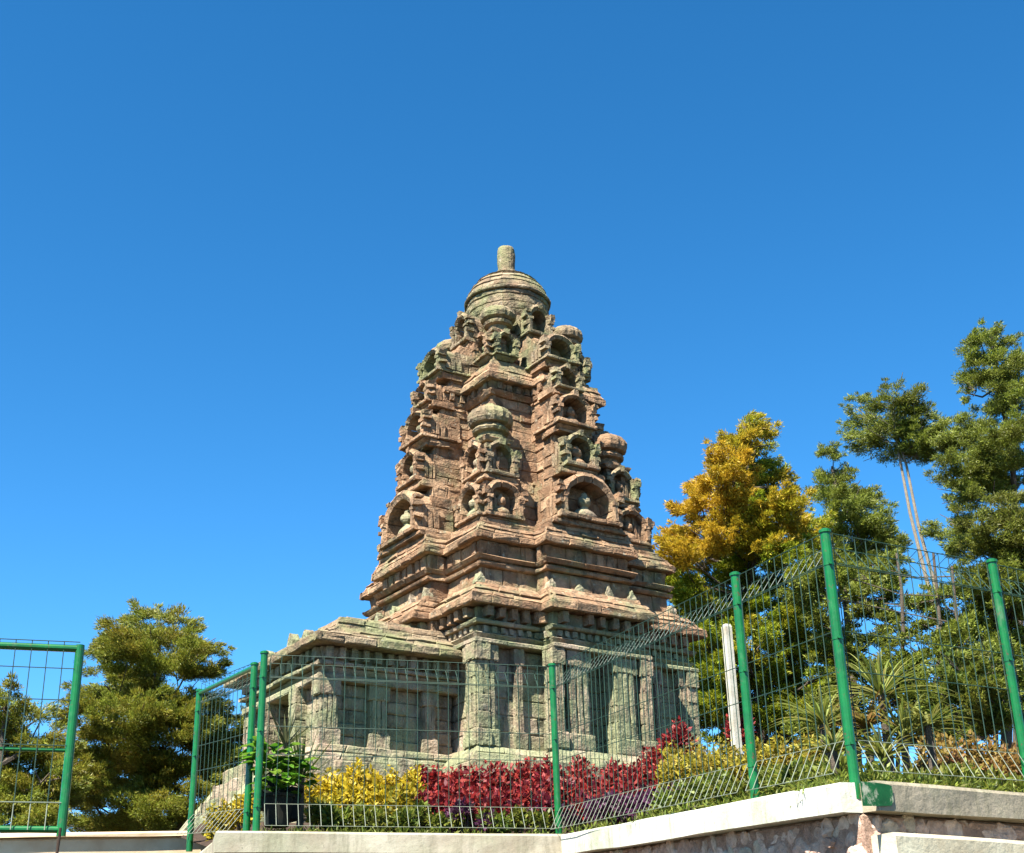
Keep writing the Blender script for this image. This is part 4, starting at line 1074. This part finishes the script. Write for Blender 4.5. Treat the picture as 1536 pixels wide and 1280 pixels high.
rosette('yucca', 'pale sword-leaved plant rising behind the potted plants at left', 428, 1120, 13.6, .42, 20, L_SPIKE, .05, .1, 1.0, tn=.9)

def broad(label, x, ytop, D, h, n, lw):
    p = atd(x, ytop, D); 
    E_ = empty('potted_plant', (p.x, p.y, p.z-h-.24), 0, label, 'potted plant')
    mb = MB()
    for i in range(n):
        az = random.uniform(0, 6.28); zz = -h*random.uniform(.05, .85); rr = random.uniform(.03, .16)
        c = p+Vector((rr*math.cos(az), rr*math.sin(az), zz)); d = Vector((math.cos(az), math.sin(az), random.uniform(.1, .9))).normalized()
        s_ = d.cross(Vector((0, 0, 1))).normalized(); l = lw*random.uniform(1.3, 1.8); w2 = lw*.5
        nrm_ = s_.cross(d); vs = []
        for t, q in ((0, .05), (.2, .7), (.45, 1), (.7, .8), (1, .03)):
            k = c+d*l*t-Vector((0, 0, l*.35*t*t)); vs += [k-s_*w2*q+nrm_*w2*q*.3, k, k+s_*w2*q+nrm_*w2*q*.3]
        fs = []
        for t in range(4): fs += [(t*3, t*3+1, t*3+4, t*3+3), (t*3+1, t*3+2, t*3+5, t*3+4)]
        mb.add(vs, fs, random.uniform(0, .3))
    o = mb.build('foliage', L_BROAD, E_); o.location = -E_.location
    mb = MB(); b = p+Vector((0, 0, -h-.24))
    for i in range(3): mb.tube([b+Vector((0, 0, .2)), p+Vector((random.uniform(-.06, .06), random.uniform(-.06, .06), -h*.3))], [.01, .005], 6)
    o = mb.build('stems', BARK, E_); o.location = -E_.location
    mb = MB(); vs = []
    mb.lathe([(.10, b.z), (.105, b.z+.01), (.13, b.z+.24), (.145, b.z+.24), (.147, b.z+.265), (.13, b.z+.265), (.125, b.z+.22), (.01, b.z+.215)], 20, (p.x, p.y))
    o = mb.build('pot', POTM, E_, smooth=False); o.location = -E_.location
broad('broad-leaved bright green plant in a black pot, nearest the double fence posts', 408, 1120, 12.55, .30, 60, .115)
broad('broad-leaved bright green plant in a black pot, next to the spiky yucca', 432, 1140, 12.7, .28, 56, .105)
broad('broad-leaved green plant in a black pot, lowest of the three', 418, 1165, 12.45, .18, 44, .09)

# white post in the garden
pb = atd(1104, 1108, 14.8); pt = atd(1090, 937, 14.8)
WP = MB()
zz0, zz1 = zt(pb.x, pb.y)-.1, pt.z
lean = Vector((pt.x-pb.x, pt.y-pb.y, 0))
vs = []
for z, k in ((zz0, 0), (zz1-.03, .97), (zz1, 1)):
    q = .040 if z < zz1 else .030
    a = UA-.15
    for sx, sy in ((-1, -1), (1, -1), (1, 1), (-1, 1)):
        vs.append((pb.x+lean.x*k*.5+(sx*math.cos(a)-sy*math.sin(a))*q, pb.y+lean.y*k+(sx*math.sin(a)+sy*math.cos(a))*q, z))
WP.add(vs, [(0, 3, 2, 1), (8, 9, 10, 11)]+[(r_*4+i, r_*4+(i+1) % 4, (r_+1)*4+(i+1) % 4, (r_+1)*4+i) for r_ in range(2) for i in range(4)])
WP.build('white_post', WHITEP, None, label='square whitish concrete post standing among the red plants right of the temple', cat='post')

# grass and weeds under the fences
def stuff_line(name, P, n, m, size, h, label, off):
    vs, fs, ti = [], [], []
    for i in range(n):
        t = random.random()*(len(P)-1); a = P[int(t)]; b = P[int(t)+1]; c = a.lerp(b, t-int(t))
        d = (b-a).to_2d().normalized(); nr = Vector((-d.y, d.x, 0)); o = random.uniform(*off)
        leaves(vs, fs, c+Vector((nr.x*o, nr.y*o, .02)), 14, size, .2, (.06, .06, h), 1.2, random.uniform(0, .4), ti, .6)
    o = leafmesh(name, vs, fs, ti, m, None); tag(o, label, 'ground cover', None, 'stuff')
zP = lambda v, d=-.03: Vector((v.x, v.y, v.z+d))
stuff_line('ground_cover', [zP(Pc), zP(Pe), zP(Pf), zP(Pg)], 620, L_LOW, .06, .05, 'low weeds and grass along the top of the sloping wall', (-.02, .5))
stuff_line('ground_cover', [zP(Pb), zP(Pc)], 200, L_LOW, .06, .04, 'low weeds behind the straight coping below the flower beds', (.05, .6))
vs_, fs_, ti_ = [], [], []
